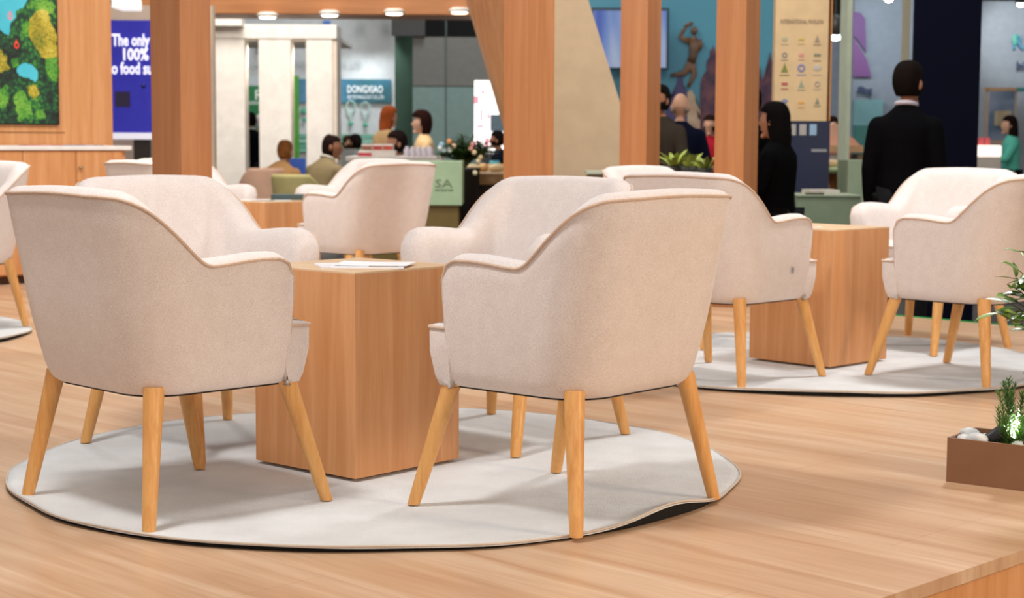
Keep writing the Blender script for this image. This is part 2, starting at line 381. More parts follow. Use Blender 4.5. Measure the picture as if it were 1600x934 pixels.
def make_armchair():
    t = thing('armchair', 'tub armchair', 'armchair')
    auto(obj('shell', shell_bm(), M_FAB, t, True), 50)
    top = [PS(st, TT(st), -.001) for st in STN]
    for i, st in enumerate(STN): top[i].z = TT(st)+.001
    def down(s):
        T = TT(('s', s, 0)); return [Vector((s*(W_(z)-.001), VF+.003, z)) for z in [T-.012, T-.03] + [T-.03-(T-.03-.33)*i/9 for i in range(1, 10)]] + [Vector((s*(W_(.318)-.01), VF, .317))]
    pts = list(reversed(down(1))) + top[1:-1] + down(-1)
    obj('piping', tube(B(), pts, .0042, 7), M_PIPE, t, True)
    s = obj('seat', seat_bm(), M_FAB, t, True)
    o = seat_outline(); fr = [p for p in o if p[1] > .1375]
    fr = sorted(fr, key=lambda p: math.atan2(p[1]-.0, p[0]))
    obj('seat_piping', tube(B(), [(x*1.003, y+.001, .452) for x, y in fr], .004, 7), M_PIPE, s, True)
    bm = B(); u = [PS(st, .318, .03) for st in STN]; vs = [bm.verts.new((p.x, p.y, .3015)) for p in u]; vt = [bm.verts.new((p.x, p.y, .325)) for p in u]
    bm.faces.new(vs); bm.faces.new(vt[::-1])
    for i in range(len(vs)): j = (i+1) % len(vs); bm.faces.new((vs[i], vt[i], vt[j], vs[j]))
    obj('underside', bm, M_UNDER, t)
    for sx, sy in ((-1, 1), (1, 1), (-1, -1), (1, -1)):
        bm = B(); a = Vector((sx*.236, sy*.205+.0, .330)); f = Vector((sx*.281, sy*.262, 0))
        if sy > 0: a = Vector((sx*.232, .168, .330))
        if sy < 0: a = Vector((sx*.222, -.205, .330))
        n = 20; rings = []
        for i in range(9):
            k = i/8; c = a.lerp(f, k); r = .0255 + (.0165-.0255)*k**.9
            if i == 8: r *= .96
            rings.append([bm.verts.new((c.x+r*math.cos(2*PI*j/n), c.y+r*math.sin(2*PI*j/n), c.z)) for j in range(n)])
        for p_, q_ in zip(rings, rings[1:]):
            for j in range(n): bm.faces.new((p_[j], p_[(j+1) % n], q_[(j+1) % n], q_[j]))
        bm.faces.new(rings[0][::-1]); bm.faces.new(rings[-1])
        g = obj('leg', bm, M_LEG, t, True); auto(g, 50)
    return t
HU = .91
P = {'CL': (-0.93687, 4.64770, -0.78936), 'CR': (0.15118, 4.62482, 0.85668), 'XL': (-0.98986, 5.56187, -2.25328), 'XR': (-0.03012, 5.71210, 2.42572),
     'RL': (0.91688, 7.21201, -0.77574), 'RR': (1.96871, 7.24826, 0.75671), 'RX': (2.02875, 8.31229, 2.23192), 'F1': (-0.90498, 10.11123, 0.88)}
C1 = (-0.47926, 5.19755, 0.855); C2 = (1.41378, 7.72820, 0.77147)
G3 = (P['F1'][0]-P['CR'][0], P['F1'][1]-P['CR'][1]); G4 = (-3.02+.03012, 8.95-5.7121)
chairs = [
 (P['CL'], 'cream tub armchair on the near round rug with its back outermost, left of the cube', 'armchairs around the near table'),
 (P['CR'], 'cream tub armchair with fully visible back, right of the near wooden cube table', 'armchairs around the near table'),
 (P['XL'], 'shaded cream armchair behind the near table, opposite side of the large wooden post', 'armchairs around the near table'),
 (P['XR'], 'brightly lit white armchair facing the viewer behind the near cube table', 'armchairs around the near table'),
 (P['RL'], 'cream armchair with a small dark stain low on its side, at the second cube table', 'armchairs around the right table'),
 (P['RR'], 'greyish armchair at the right frame edge beside the green leaves', 'armchairs around the right table'),
 (P['RX'], 'white armchair facing the viewer in front of the standing man in black suit', 'armchairs around the right table'),
 ((P['RL'][0]-.02, 8.50, -2.25), 'white armchair mostly hidden behind the stained armchair, only its top edge showing', 'armchairs around the right table'),
 (P['F1'], 'white tub armchair in the far group in front of the red and white boxes', 'armchairs around the far table'),
 ((P['CL'][0]+G3[0], P['CL'][1]+G3[1], -.80), 'far armchair half hidden behind the large wooden post', 'armchairs around the far table'),
 ((P['XL'][0]+G3[0]+.0, P['XL'][1]+G3[1]+.1, -2.25), 'far pale armchair with its arm ending by the far wooden table, beside the white pillars', 'armchairs around the far table'),
 ((P['XR'][0]+G3[0]-.02, P['XR'][1]+G3[1], 2.4), 'grey white armchair behind the lit far armchair, right of the man in khaki', 'armchairs around the far table'),
 ((P['XR'][0]+G4[0], P['XR'][1]+G4[1], 2.40), 'armchair cut by the left frame edge in front of the oak cabinet', None),
]
proto = make_armchair()
def place(root, x, y, a, label, group=None, first=False):
    r = root if first else dup(root)
    r.location = (x*HU, y*HU, 0); r.rotation_euler = (0, 0, a); r['label'] = label
    if group: r['group'] = group
    elif 'group' in r: del r['group']
    return r
for i, (p, lab, grp) in enumerate(chairs):
    o = place(proto, *p, lab, grp, i == 0)
    if i == 12:
        bm = None
# small stain on one armchair
st_o = [o for o in C.objects if o.get('label', '').startswith('cream armchair with a small dark stain')][0]
bm = B(); bmesh.ops.create_circle(bm, cap_ends=True, segments=14, radius=.009)
bmesh.ops.transform(bm, matrix=Matrix.Translation((.2925, .035, .425)) @ Matrix.Rotation(PI/2, 4, 'Y') @ Matrix.Diagonal((1.5, .7, 1, 1)), verts=bm.verts)
obj('stain', bm, plain('#7b7f88', .9), st_o)

# ------------------------------------------------------------------ cube tables
CW, CH = .4471*HU, .6150*HU
def cube_table(x, y, a, label):
    t = thing('cube_table', label, 'table', (x*HU, y*HU, 0), a)
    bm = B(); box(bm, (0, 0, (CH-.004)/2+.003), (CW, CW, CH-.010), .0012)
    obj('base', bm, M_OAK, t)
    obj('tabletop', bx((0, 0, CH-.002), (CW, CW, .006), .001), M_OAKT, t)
    return t
tbl1 = cube_table(*C1, 'oak veneer cube table on the near round rug, with papers on top')
tbl2 = cube_table(*C2, 'oak veneer cube table of the second seating group, between the stained and the greyish armchair')
tbl3 = cube_table(C1[0]+G3[0], C1[1]+G3[1], .83, 'far oak cube table with dark folder and leaflets on it')

# ------------------------------------------------------------------ round rugs
def make_rug(cx, cy, R, label, lifts, seed, wav=1.0):
    rnd = random.Random(seed); ph = [rnd.uniform(0, 6.28) for _ in range(6)]
    t = thing('round_rug', label, 'rug', (cx, cy, 0))
    def lift(th):
        z = .003*wav*(1+math.sin(5*th+ph[0]))*.5
        for c, wd, h in lifts:
            d = (th-c+PI) % (2*PI)-PI; z += h*math.exp(-(d/wd)**2)
        return z
    def rad(th): return R*(1 + .003*wav*math.sin(7*th+ph[1]) + .003*wav*math.sin(11*th+ph[2]) + .003*wav*math.sin(17*th+ph[3]))
    bm = B(); NT = 180; NR = 34; rings = []
    for i in range(1, NR+1):
        f = (i/NR)**.8; row = []
        for j in range(NT):
            th = 2*PI*j/NT; r = rad(th)*f; x, y = r*math.cos(th), r*math.sin(th)
            k = max(0, (f-.80)/.20)**2
            z = lift(th)*k + .004*wav*noise.noise(Vector((x*3.2, y*5, seed)))*(.3+.7*f) - .0035
            row.append(bm.verts.new((x, y, z)))
        rings.append(row)
    c = bm.verts.new((0, 0, -.001))
    for j in range(NT): bm.faces.new((c, rings[0][j], rings[0][(j+1) % NT]))
    for a, b in zip(rings, rings[1:]):
        for j in range(NT): bm.faces.new((a[j], b[j], b[(j+1) % NT], a[(j+1) % NT]))
    lo = [bm.verts.new((v.co.x*1.002, v.co.y*1.002, v.co.z-.006)) for v in rings[-1]]
    for j in range(NT): bm.faces.new((rings[-1][j], lo[j], lo[(j+1) % NT], rings[-1][(j+1) % NT]))
    obj('pile', bm, M_RUG, t, True)
    pts = [(rad(2*PI*j/NT)*1.001*math.cos(2*PI*j/NT), rad(2*PI*j/NT)*1.001*math.sin(2*PI*j/NT), lo_z) for j in range(NT) for lo_z in [lift(2*PI*j/NT)-.004]]
    obj('edge_binding', tube(B(), pts, .003, 6, closed=True), plain('#cfc3b6', .9), t, True)
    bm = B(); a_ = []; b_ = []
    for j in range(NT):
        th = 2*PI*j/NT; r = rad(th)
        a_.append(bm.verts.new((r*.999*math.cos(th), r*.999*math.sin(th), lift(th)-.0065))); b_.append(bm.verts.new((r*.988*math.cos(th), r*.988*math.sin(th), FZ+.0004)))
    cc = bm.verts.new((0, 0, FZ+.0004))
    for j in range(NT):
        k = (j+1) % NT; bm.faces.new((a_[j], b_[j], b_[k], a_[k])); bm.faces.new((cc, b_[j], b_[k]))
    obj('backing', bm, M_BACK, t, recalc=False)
    return t
D = math.radians
make_rug(-.412*HU, 5.172*HU, 1.106*HU, 'white round rug with lifted wavy front edge under the near seating group', [(D(-40), .17, .032), (D(-100), .45, .008), (D(-150), .5, .006)], 3)
make_rug(1.40*HU, 7.76*HU, 1.10*HU, 'white round rug under the second seating group on the right', [(D(-100), .5, .012), (D(-60), .3, .008)], 5)
make_rug((C1[0]+G3[0])*HU, (C1[1]+G3[1]+.02)*HU, 1.08*HU, 'white round rug under the far seating group', [(D(-90), .5, .006)], 8)
make_rug((C1[0]+G4[0]-.12)*HU, (C1[1]+G4[1]+.17)*HU, 1.08*HU, 'white round rug of which only the end shows at the left frame edge', [(D(-20), .5, .012)], 9)

# ------------------------------------------------------------------ papers and leaflets
def leaflet(loc, rz, size, col, label, name='leaflet', cat='leaflet', th=.002, group=None, curl=0.0, stripe=None):
    bm = B(); n = 10; w_, l_ = size; a = []; b = []
    for i in range(n+1):
        x = -w_/2 + w_*i/n; z = curl*(2*i/n-1)**2
        a.append([bm.verts.new((x, -l_/2, z)), bm.verts.new((x, l_/2, z))]); b.append([bm.verts.new((x, -l_/2, z+th)), bm.verts.new((x, l_/2, z+th))])
    for i in range(n):
        bm.faces.new((b[i][0], b[i+1][0], b[i+1][1], b[i][1])); bm.faces.new((a[i][0], a[i][1], a[i+1][1], a[i+1][0]))
        bm.faces.new((a[i][0], a[i+1][0], b[i+1][0], b[i][0])); bm.faces.new((a[i][1], b[i][1], b[i+1][1], a[i+1][1]))
    bm.faces.new((a[0][0], b[0][0], b[0][1], a[0][1])); bm.faces.new((a[n][0], a[n][1], b[n][1], b[n][0]))
    o = obj(name, bm, plain(col, .5)); o.location = loc; o.rotation_euler = (0, 0, rz)
    if stripe:
        s = obj('printed_cover', bx((w_*.22, -.004 if False else 0, th+.0008+curl*.2), (w_*.4, l_*.6, .0008)), plain(stripe, .5), o)
    return tag(o, label, cat, group)
ZT = CH + .001
tt = at(555, 409, C1[1]*HU-.04)
leaflet((C1[0]*HU+.0, C1[1]*HU-.06, ZT), .25, (.21, .15), '#e9e7ea', 'white brochure with brown lower edge, undermost of the papers on the near table', 'brochure', 'brochure', .0045)
leaflet((C1[0]*HU+.055, C1[1]*HU-.055, ZT+.0052), -.12, (.205, .14), '#f4f4f6', 'white leaflet lying on the brochure at the back of the near table', curl=.0015)
leaflet((C1[0]*HU+.04, C1[1]*HU-.125, ZT+.0005), .03, (.20, .075), '#f3f2f5', 'slim white leaflet with small printed picture at the front of the near table', th=.004, stripe='#8a7a66')
p2 = Vector((C2[0]*HU, C2[1]*HU, ZT))
leaflet((p2.x-.07, p2.y-.02, ZT), .2, (.10, .15), '#efe9e6', 'white sheet with a faint pink print on the second cube table', stripe='#d9a9a0')
leaflet((p2.x-.10, p2.y+.06, ZT), -.3, (.09, .13), '#f5f3f1', 'blank white sheet at the back of the second cube table', curl=.003)
p3 = Vector(((C1[0]+G3[0])*HU, (C1[1]+G3[1])*HU, ZT))
leaflet((p3.x-.09, p3.y+.03, ZT), .3, (.16, .12), '#f2eff2', 'white leaflet at the left end of the far cube table')
leaflet((p3.x-.03, p3.y-.06, ZT), -.3, (.12, .10), '#8b8a8c', 'grey leaflet in the middle of the far cube table')
leaflet((p3.x+.06, p3.y-.02, ZT), .1, (.12, .08), '#d5dde2', 'pale blue leaflet before the dark folder on the far cube table')
o = obj('folder', bx((0, 0, .016), (.20, .14, .032), .002), plain('#3f4f4f', .5)); o.location = (p3.x+.10, p3.y+.10, ZT); tag(o, 'dark grey green folder box on the far cube table', 'folder')

# ------------------------------------------------------------------ wooden posts of the stage pavilion
def post(xl, xm, xr, Y, ang, label, ztop=2.75):
    """xl..xm left face, xm..xr right face; the vertical edge xm is nearest"""
    c = at(xm, 300, Y); ul, ur = at(xl, 300, 1), at(xr, 300, 1)
    # edge directions: left face goes back at angle a, right face at a-90
    dl = Vector((-math.cos(ang), math.sin(ang))); dr = Vector((math.sin(ang), math.cos(ang)))
    def reach(d, ux):   # length so that x/y = ux
        return (ux*c.y - c.x)/(d.x - ux*d.y)
    ll, lr = reach(dl, ul.x), reach(dr, ur.x)
    cc = Vector((c.x, c.y)) + dl*ll/2 + dr*lr/2
    bm = B(); box(bm, (0, 0, (ztop+FZ)/2), (ll, lr, ztop-FZ), .003)
    o = obj('wooden_post', bm, M_OAK2); o.location = (cc.x, cc.y, 0); o.rotation_euler = (0, 0, -ang)
    return tag(o, label, 'post')
post(238, 284, 332, 6.9, D(45), 'thick square wooden post behind the shaded armchair, nearest of the posts')
post(786, 822, 865, 8.2, D(40), 'square wooden post behind the brightly lit armchair, in front of the leaning slab')
post(967, 1009, 1030, 9.8, D(27), 'wooden post in front of the wall television')
post(1115, 1161, 1183, 9.35, D(25), 'wooden post beside the two people in black')

# ------------------------------------------------------------------ text
def text(body, size, m, parent=None, name='lettering', th=.004, bold=0, align='CENTER', loc=(0, 0, 0), rot=(PI/2, 0, 0), sx=1, fit=None):
    cu = bpy.data.curves.new('tmp', 'FONT'); cu.body = body; cu.size = size; cu.extrude = th/2; cu.offset = bold; cu.align_x = align; cu.align_y = 'CENTER'; cu.resolution_u = 2
    to = bpy.data.objects.new('tmp', cu); C.objects.link(to)
    dg = bpy.context.evaluated_depsgraph_get(); me = bpy.data.meshes.new_from_object(to.evaluated_get(dg))
    bpy.data.objects.remove(to)
    if fit:
        xs = [v.co.x for v in me.vertices]; sx = fit/(max(xs)-min(xs)); me.transform(Matrix.Translation((-(max(xs)+min(xs))/2, 0, 0)))
    me.transform(Matrix.Translation(loc) @ Matrix.Rotation(rot[2], 4, 'Z') @ Matrix.Rotation(rot[0], 4, 'X') @ Matrix.Diagonal((sx, 1, 1, 1)))
    return obj(name, me, m, parent)
def flat(x0, y0, x1, y1, Y, th=.03):
    """world box whose front face at depth Y covers the given picture rectangle"""
    a, b = at(x0, y1, Y), at(x1, y0, Y)
    return ((a.x+b.x)/2, Y+th/2, (a.z+b.z)/2), (b.x-a.x, th, b.z-a.z)
def fbx(x0, y0, x1, y1, Y, th=.03, bev=0):
    c, s = flat(x0, y0, x1, y1, Y, th); return bx(c, s, bev)

# ------------------------------------------------------------------ display wall and cabinet on the left (laid at 45 degrees)
E1 = Vector((1, 1)).normalized(); N1 = Vector((-1, 1)).normalized()     # along the front, away from the viewer
O1 = Vector((at(15, 445, 1).x, 1)); p0 = on(15, 445); O1 = Vector((p0.x, p0.y))
def on45(px, back=0):
    """distance along the cabinet front line where the picture column px meets it"""
    u = at(px, 300, 1).x; o = O1 + N1*back
    return (u*o.y - o.x)/(E1.x - u*E1.y)
def M45(back=0):
    o = O1 + N1*back; return Matrix.Translation((o.x, o.y, 0)) @ Matrix.Rotation(PI/4, 4, 'Z')
def z45(px, py, back=0):
    s = on45(px, back); p = O1 + N1*back + E1*s; return at(px, py, p.y).z
cab = thing('cabinet', 'low oak cabinet with white worktop ledge below the forest screen', 'cabinet')
cab.matrix_world = M45()
zt = z45(100, 232); s0, s1 = -1.6, on45(200)
DEP = .37
obj('body', bx(((s0+s1)/2, DEP/2+.022, (zt-.011+.04)/2), (s1-s0, DEP-.01, zt-.011-.04), .002), M_OAK, cab)
edges = [on45(x) for x in (-90, 37, 120, 193)]
for i, (a, b) in enumerate(zip(edges, edges[1:])):
    d = obj('door', bx(((a+b)/2, .012, (zt-.014+.05)/2), (b-a-.006, .018, zt-.014-.05), .001), M_OAK, cab)
    if i == 2:
        kb = B(); lathe(kb, [(.004, 0), (.006, .004), (.004, .012), (.011, .018), (.012, .024), (.006, .028)], 14)
        bmesh.ops.transform(kb, matrix=Matrix.Translation((on45(125), .004, z45(125, 262))) @ Matrix.Rotation(PI/2, 4, 'X'), verts=kb.verts)
        obj('knob', kb, plain('#b8a98c', .25, .9), d, True)
obj('plinth', bx(((s0+s1)/2, DEP/2+.03, .02), (s1-s0-.01, DEP-.04, .05)), plain('#4a2c18', .7), cab)
obj('worktop', bx(((s0+s1)/2+.01, DEP/2, zt+.004), (s1-s0+.03, DEP+.03, .028), .003), plain('#eeece9', .35), cab)
for i, (px, c, nm) in enumerate([(48, '#c54a52', 'red'), (64, '#d98b8f', 'pink'), (84, '#b83a44', 'dark red'), (100, '#8d8aa6', 'lilac'), (116, '#6f7da0', 'blue grey'), (134, '#b7a9b4', 'pale mauve'), (147, '#8a7f93', 'grey purple')]):
    s = on45(px, .10); q = M45(.10) @ Vector((s, 0, zt+.0185))
    leaflet(q, PI/4+.1*(i % 3-1), (.09, .13), c, nm + ' leaflet lying on the white worktop under the forest screen', th=.004, group=None)
# wall above the counter
WB = .40
wl = thing('display_wall', 'oak panelled display wall carrying the forest screen', 'display wall'); wl.matrix_world = M45(WB)
s0, s1 = -1.9, on45(178, WB)
bm = B(); xx = s0
for i, wd in enumerate([.42, .40, .46, .42, .30, .22, .30]):
    pass
cuts = [s0, on45(-60, WB), on45(91, WB)+.0, on45(113, WB), on45(146, WB), s1]
for a, b in zip(cuts, cuts[1:]): box(bm, ((a+b)/2, .10, 1.45), (b-a-.0015, .20, 2.86), .0006)
obj('panelling', bm, M_OAK, wl)
zg = z45(60, 207, WB); sg = on45(103, WB)
obj('groove', bx(((s0+sg)/2, -.0005, zg), (sg-s0, .004, .007)), plain('#8a5a30', .7), wl)
zb, sr = z45(60, 193, WB), on45(91, WB)
scr = thing('forest_screen', 'large screen showing forest seen from above with turquoise lakes', 'screen'); scr.matrix_world = M45(WB)
ztop = 2.3; sl = s0+.1
obj('picture', bx(((sl+sr)/2, -.012, (zb+ztop)/2), (sr-sl, .02, ztop-zb), 0), pic_mat('forest_picture', [(.28, '#04140e'), (.42, '#0c3a20'), (.50, '#155c2c'), (.58, '#2f8a2c'), (.70, '#7fae36')], 3.2, .85, 10, vor=True), scr)
fb = B()
for a_, b_, c_, d_ in (((sl+sr)/2, zb-.004, sr-sl+.012, .008), (sr+.003, (zb+ztop)/2, .006, ztop-zb)): box(fb, (a_, -.013, b_), (c_, .026, d_))
obj('bezel', fb, plain('#1c1a18', .4), scr)
M_LAKE = pic_mat('lake_picture', [(.3, '#35b4c4'), (.7, '#5ed4df')], 3, 1.0)
M_YEL = pic_mat('yellow_trees_picture', [(.30, '#5f7a16'), (.45, '#b49a1e'), (.6, '#e0c23a'), (.75, '#f0dc6a')], 5, .9, 10, vor=True)
M_LGR = pic_mat('light_trees_picture', [(.3, '#1f6a22'), (.5, '#57a52e'), (.7, '#a2cf46')], 5, .85, 10, vor=True)
def blob(name, pts, m, off, seed, rough=.10):
    rnd = random.Random(seed); poly = []
    for i in range(len(pts)):
        a, b = Vector(pts[i]), Vector(pts[(i+1) % len(pts)]); L_ = (b-a).length
        for k in range(8):
            p = a.lerp(b, k/8); p += Vector((rnd.uniform(-1, 1), rnd.uniform(-1, 1)))*(L_*rough); poly.append(p)
    bm = B(); vs = [bm.verts.new((on45(p.x, WB), off, z45(p.x, p.y, WB))) for p in poly]
    f = bm.faces.new(vs); bmesh.ops.triangulate(bm, faces=[f])
    ex = bmesh.ops.extrude_face_region(bm, geom=bm.faces[:]); vv = [v for v in ex['geom'] if isinstance(v, bmesh.types.BMVert)]
    bmesh.ops.translate(bm, verts=vv, vec=(0, .001, 0))
    return obj(name, bm, m, scr)
blob('lake', [(-40, -40), (14, -10), (30, -8), (46, 0), (40, 12), (27, 18), (28, 28), (18, 38), (17, 56), (10, 52), (0, 44), (-20, 40)], M_LAKE, -.0235, 1, .05)
blob('lake', [(30, 103), (40, 98), (52, 102), (60, 112), (60, 122), (56, 129), (45, 121), (32, 119), (27, 110)], M_LAKE, -.0235, 2, .06)
blob('tree_crowns', [(50, 30), (66, 15), (78, 18), (80, 36), (89, 50), (91, 88), (80, 90), (70, 92), (58, 75), (48, 55)], M_YEL, -.0238, 3)
blob('tree_crowns', [(46, 135), (56, 132), (61, 145), (55, 156), (46, 148)], M_YEL, -.0238, 4)
blob('tree_crowns', [(-10, 74), (8, 80), (16, 108), (4, 114), (-10, 108)], M_YEL, -.0238, 5)
for k, pp in enumerate([[(36, 38), (46, 34), (52, 50), (40, 54)], [(0, 140), (12, 132), (14, 160), (4, 170), (-8, 160)], [(72, 92), (91, 90), (90, 128), (80, 125)], [(20, 150), (36, 140), (52, 180), (30, 190)], [(56, 172), (68, 170), (70, 184), (58, 186)], [(20, 92), (30, 90), (31, 104), (22, 106)], [(52, 4), (70, -6), (88, 6), (86, 22), (60, 14)]]):
    blob('tree_crowns', pp, M_LGR, -.0237, 20+k)
for cx, cy, r in ((19, 26, 5), (28, 71, 5)):
    c3 = Vector((on45(cx, WB), -.0245, z45(cx, cy, WB))); rr = .018
    pts = [c3 + Vector((math.sin(t)*rr*(.75 if True else 1), 0, -math.cos(t)*rr + (rr*.9 if abs(t-PI) < .3 else 0))) for t in [2*PI*i/20 for i in range(20)]]
    obj('red_marker', tube(B(), pts, .003, 6, closed=True), plain('#e8322c', .5, 0, .9), scr)

# blue screen booth
bs = thing('blue_screen', 'blue advertising screen with white lettering behind the oak wall', 'screen')
YB = 16.0
obj('panel', fbx(120, 32, 320, 209, YB, .08), plain('#2b2c9c', .4, 0, .55), bs)
obj('lower_band', fbx(120, 208, 320, 217, YB-.01, .10), plain('#e9e9f6', .4, 0, .5), bs)
M_WL = plain('#f2f2fb', .4, 0, .8)
def pxw(n, Y): return n/FPX*Y
for (bd, xa, xb, py) in (('The only F', 175, 245, 63.5), ('100% o', 193, 248, 86), ('to food sup', 169, 246, 107.5)):
    text(bd, .155, M_WL, bs, loc=at((xa+xb)/2, py, YB-.012), bold=.004, fit=pxw(xb-xa, YB))
obj('picture_patch', fbx(180, 143, 203, 167, YB-.006, .01), plain('#2a2540', .4, 0, .3), bs)
p = at(224, 134, YB-.01); obj('dot', sph(B(), p, .02), plain('#161a5a', .4), bs)
o = obj('stand', fbx(212, 216, 234, 440, YB+.09, .06), plain('#3a342e', .6), bs)
# round ceiling lights
def downlight(px, py, Y, label, r=.085, power=0):
    t = thing('downlight', label, 'lamp', at(px, py, Y), 0, None)
    b_ = B(); lathe(b_, [(r*1.25, .0), (r*1.25, .03), (r*.9, .05)], 24); obj('housing', b_, plain('#d8d2c8', .4), t, True)
    b_ = B(); lathe(b_, [(r*.3, -.012), (r*.85, -.010), (r, 0), (r, .004)], 24); obj('lens', b_, plain('#fff2dc', .3, 0, 9), t, True)
    if power:
        l = lamp('SPOT', 'downlight_beam', at(px, py, Y) - Vector((0, 0, .05)), power, (1, .9, .76), .08, spot_size=D(110), spot_blend=.6)
    return t
YBM = 17.5
bm = B(); c1, s1_ = flat(182, -60, 792, 21, YBM, .7); box(bm, c1, s1_, .01)
o = obj('wooden_ceiling_beam', bm, M_OAK2); tag(o, 'wide wooden ceiling beam with round downlights along its lower edge', 'beam')
# grain along x for the beam: rotate texture space by building it rotated
o.data.transform(Matrix.Rotation(-PI/2, 4, 'Y')); o.matrix_world = Matrix.Rotation(PI/2, 4, 'Y')
for px, py, lb in ((418, 27, 'round downlight under the wooden beam, nearest the big post'), (515, 24, 'round downlight under the wooden beam above the white pillars'), (616, 21.5, 'round downlight under the wooden beam above the white booth wall edge'), (718, 19.5, 'round downlight under the wooden beam beside the leaning slab')):
    downlight(px, py, YBM-.06, lb, .085)
bm = B(); box(bm, flat(174, -6, 206, 12, 15, .4)[0], flat(174, -6, 206, 12, 15, .4)[1], .01); tag(obj('ceiling_light_panel', bm, plain('#f4f2ee', .4, 0, .9)), 'square white ceiling light above the blue screen', 'lamp')

# leaning slab: wood side and plain beige front
YS = 12.6
def sl(px, py, dy=0): return at(px, py, YS+dy)
tp, bt = -60, 480
def xr(y): return 966 + (y-151)*.31
def xm(y): return 832 + (y-151)*.31*.6
A = [sl(xm(tp), tp), sl(xr(tp), tp), sl(xr(tp), tp, .5), Vector((at(714, tp, YS+1.2).x, YS+1.2, at(714, tp, YS+1.2).z))]
def ls(y): return 776 + (y-151)*.29
lt = at(ls(tp), tp, YS+.75); lb_ = at(ls(bt), bt, YS+.75)
front = [at(xm(tp), tp, YS), at(xr(tp), tp, YS), at(xr(bt), bt, YS), at(xm(bt), bt, YS)]
back = [lt, at(xr(tp)-2, tp, YS+.75), at(xr(bt)-2, bt, YS+.75), lb_]
lean = thing('leaning_slab', 'leaning slab with beige front and oak edge behind the middle post', 'slab')
zT, zB = front[0].z, HZ
def fz(v, z):    # move along the slab's own lean to height z
    return v
bm = B(); f_ = [bm.verts.new(v) for v in front]; k_ = [bm.verts.new(v) for v in back]
bm.faces.new(f_); bm.faces.new((f_[0], k_[0], k_[1], f_[1])); bm.faces.new((f_[3], f_[2], k_[2], k_[3])); bm.faces.new((f_[1], k_[1], k_[2], f_[2])); bm.faces.new(k_[::-1])
obj('beige_face', bm, plain('#c6ae8e', .7), lean)
bm = B(); e_ = [bm.verts.new(v) for v in (front[0], back[0], back[3], front[3])]; n_ = Vector((-.02, -.02, 0))
g_ = [bm.verts.new(v.co+n_) for v in e_]
bm.faces.new(e_); bm.faces.new(g_[::-1])
for i in range(4): j = (i+1) % 4; bm.faces.new((e_[i], g_[i], g_[j], e_[j]))
obj('oak_edge', bm, M_OAK, lean)

# white portal with pillars
YP = 20.5
pt = thing('white_portal', 'white pillared portal with header and small downlights left of the green wall', 'portal')
M_WH = plain('#eee8e0', .6)
for (xa, xb, dd) in ((332, 383, .3), (405, 455, .3), (479, 520, .55)):
    a, b = at(xa, 200, YP).x, at(xb, 200, YP).x
    obj('pillar', bx(((a+b)/2, YP+dd/2, (HZ+2.16)/2), (b-a, dd, 2.16-HZ), .004), M_WH, pt)
obj('pillar_side', fbx(519, 50, 526, 330, YP+.02, .5), plain('#ded0c0', .6), pt)
zt_, zb_ = at(400, 38, YP).z, at(400, 60, YP).z
a, b = at(300, 50, YP).x, at(526, 50, YP).x
obj('header', bx(((a+b)/2, YP+.28, (zt_+zb_)/2), (b-a, .6, zt_-zb_), .004), M_WH, pt)
a2, b2 = at(300, 50, YP).x, at(382, 50, YP).x
obj('raised_block', bx(((a2+b2)/2, YP-.1, at(350, 34, YP).z), (b2-a2, .25, .12), .004), M_WH, pt)
obj('soffit', bx(((a+b)/2, YP+1.3, zb_+.02), (b-a, 1.6, .05), 0), M_WH, pt)
for px, py, lb in ((395, 60.5, 'small downlight under the portal header between its first two pillars'), (468, 58.5, 'small downlight under the portal header between its last two pillars'), (338, 58, 'small downlight under the portal header hard against the big post')):
    downlight(px, py, YP+.3, lb, .07, 30)
lamp('AREA', 'portal_fill_light', (at(400, 0, 1).x*18.0, 18.0, 2.9), 55, (1, .90, .80), 1.0, (at(425, 0, 1).x*20.5, 20.5, .8))  # unseen area lamp added in front to brighten the white pillars

# white booth wall graphics (depth 28)
YW = 27.95
ban = thing('booth_banner', 'blue green banner with white company lettering on the white booth wall', 'banner')
obj('board', fbx(458, 124, 611, 160, YW, .04), pic_mat('banner_blue', [(.3, '#1b5a60'), (.5, '#2f6f88'), (.7, '#5b93b8')], 1.2, 0), ban)
M_WT = plain('#eef2f2', .5, 0, .12)
text('DONGXIAO', .170, M_WT, ban, loc=at(570.5, 140, YW-.03), bold=.002, fit=pxw(55, YW)); text('BIOTECHNOLOGY CO.,LTD', .088, M_WT, ban, loc=at(571.5, 152, YW-.03), bold=.0, fit=pxw(56, YW))
M_TG = plain('#58ac8e', .6); M_PG = plain('#8fa3a8', .6)
o = thing('wall_lettering', 'faint grey lettering line high on the white booth wall', 'lettering'); text('CHANGCHUN DONGXIAO BIO CO. LTD', .14, plain('#a9b2b6', .6), o, loc=at(480, 100, YW), fit=pxw(166, YW))
o = thing('wall_lettering', 'small dark grey letters at the top of the booth wall between the pillars', 'lettering'); text('Eu', .22, plain('#77828a', .6), o, loc=at(398, 78, YW), align='LEFT')
o = thing('blue_mark', 'small blue square sign above the portal header', 'sign'); obj('board', fbx(505, 32, 516, 40, YW, .05), plain('#3f78c8', .5), o)
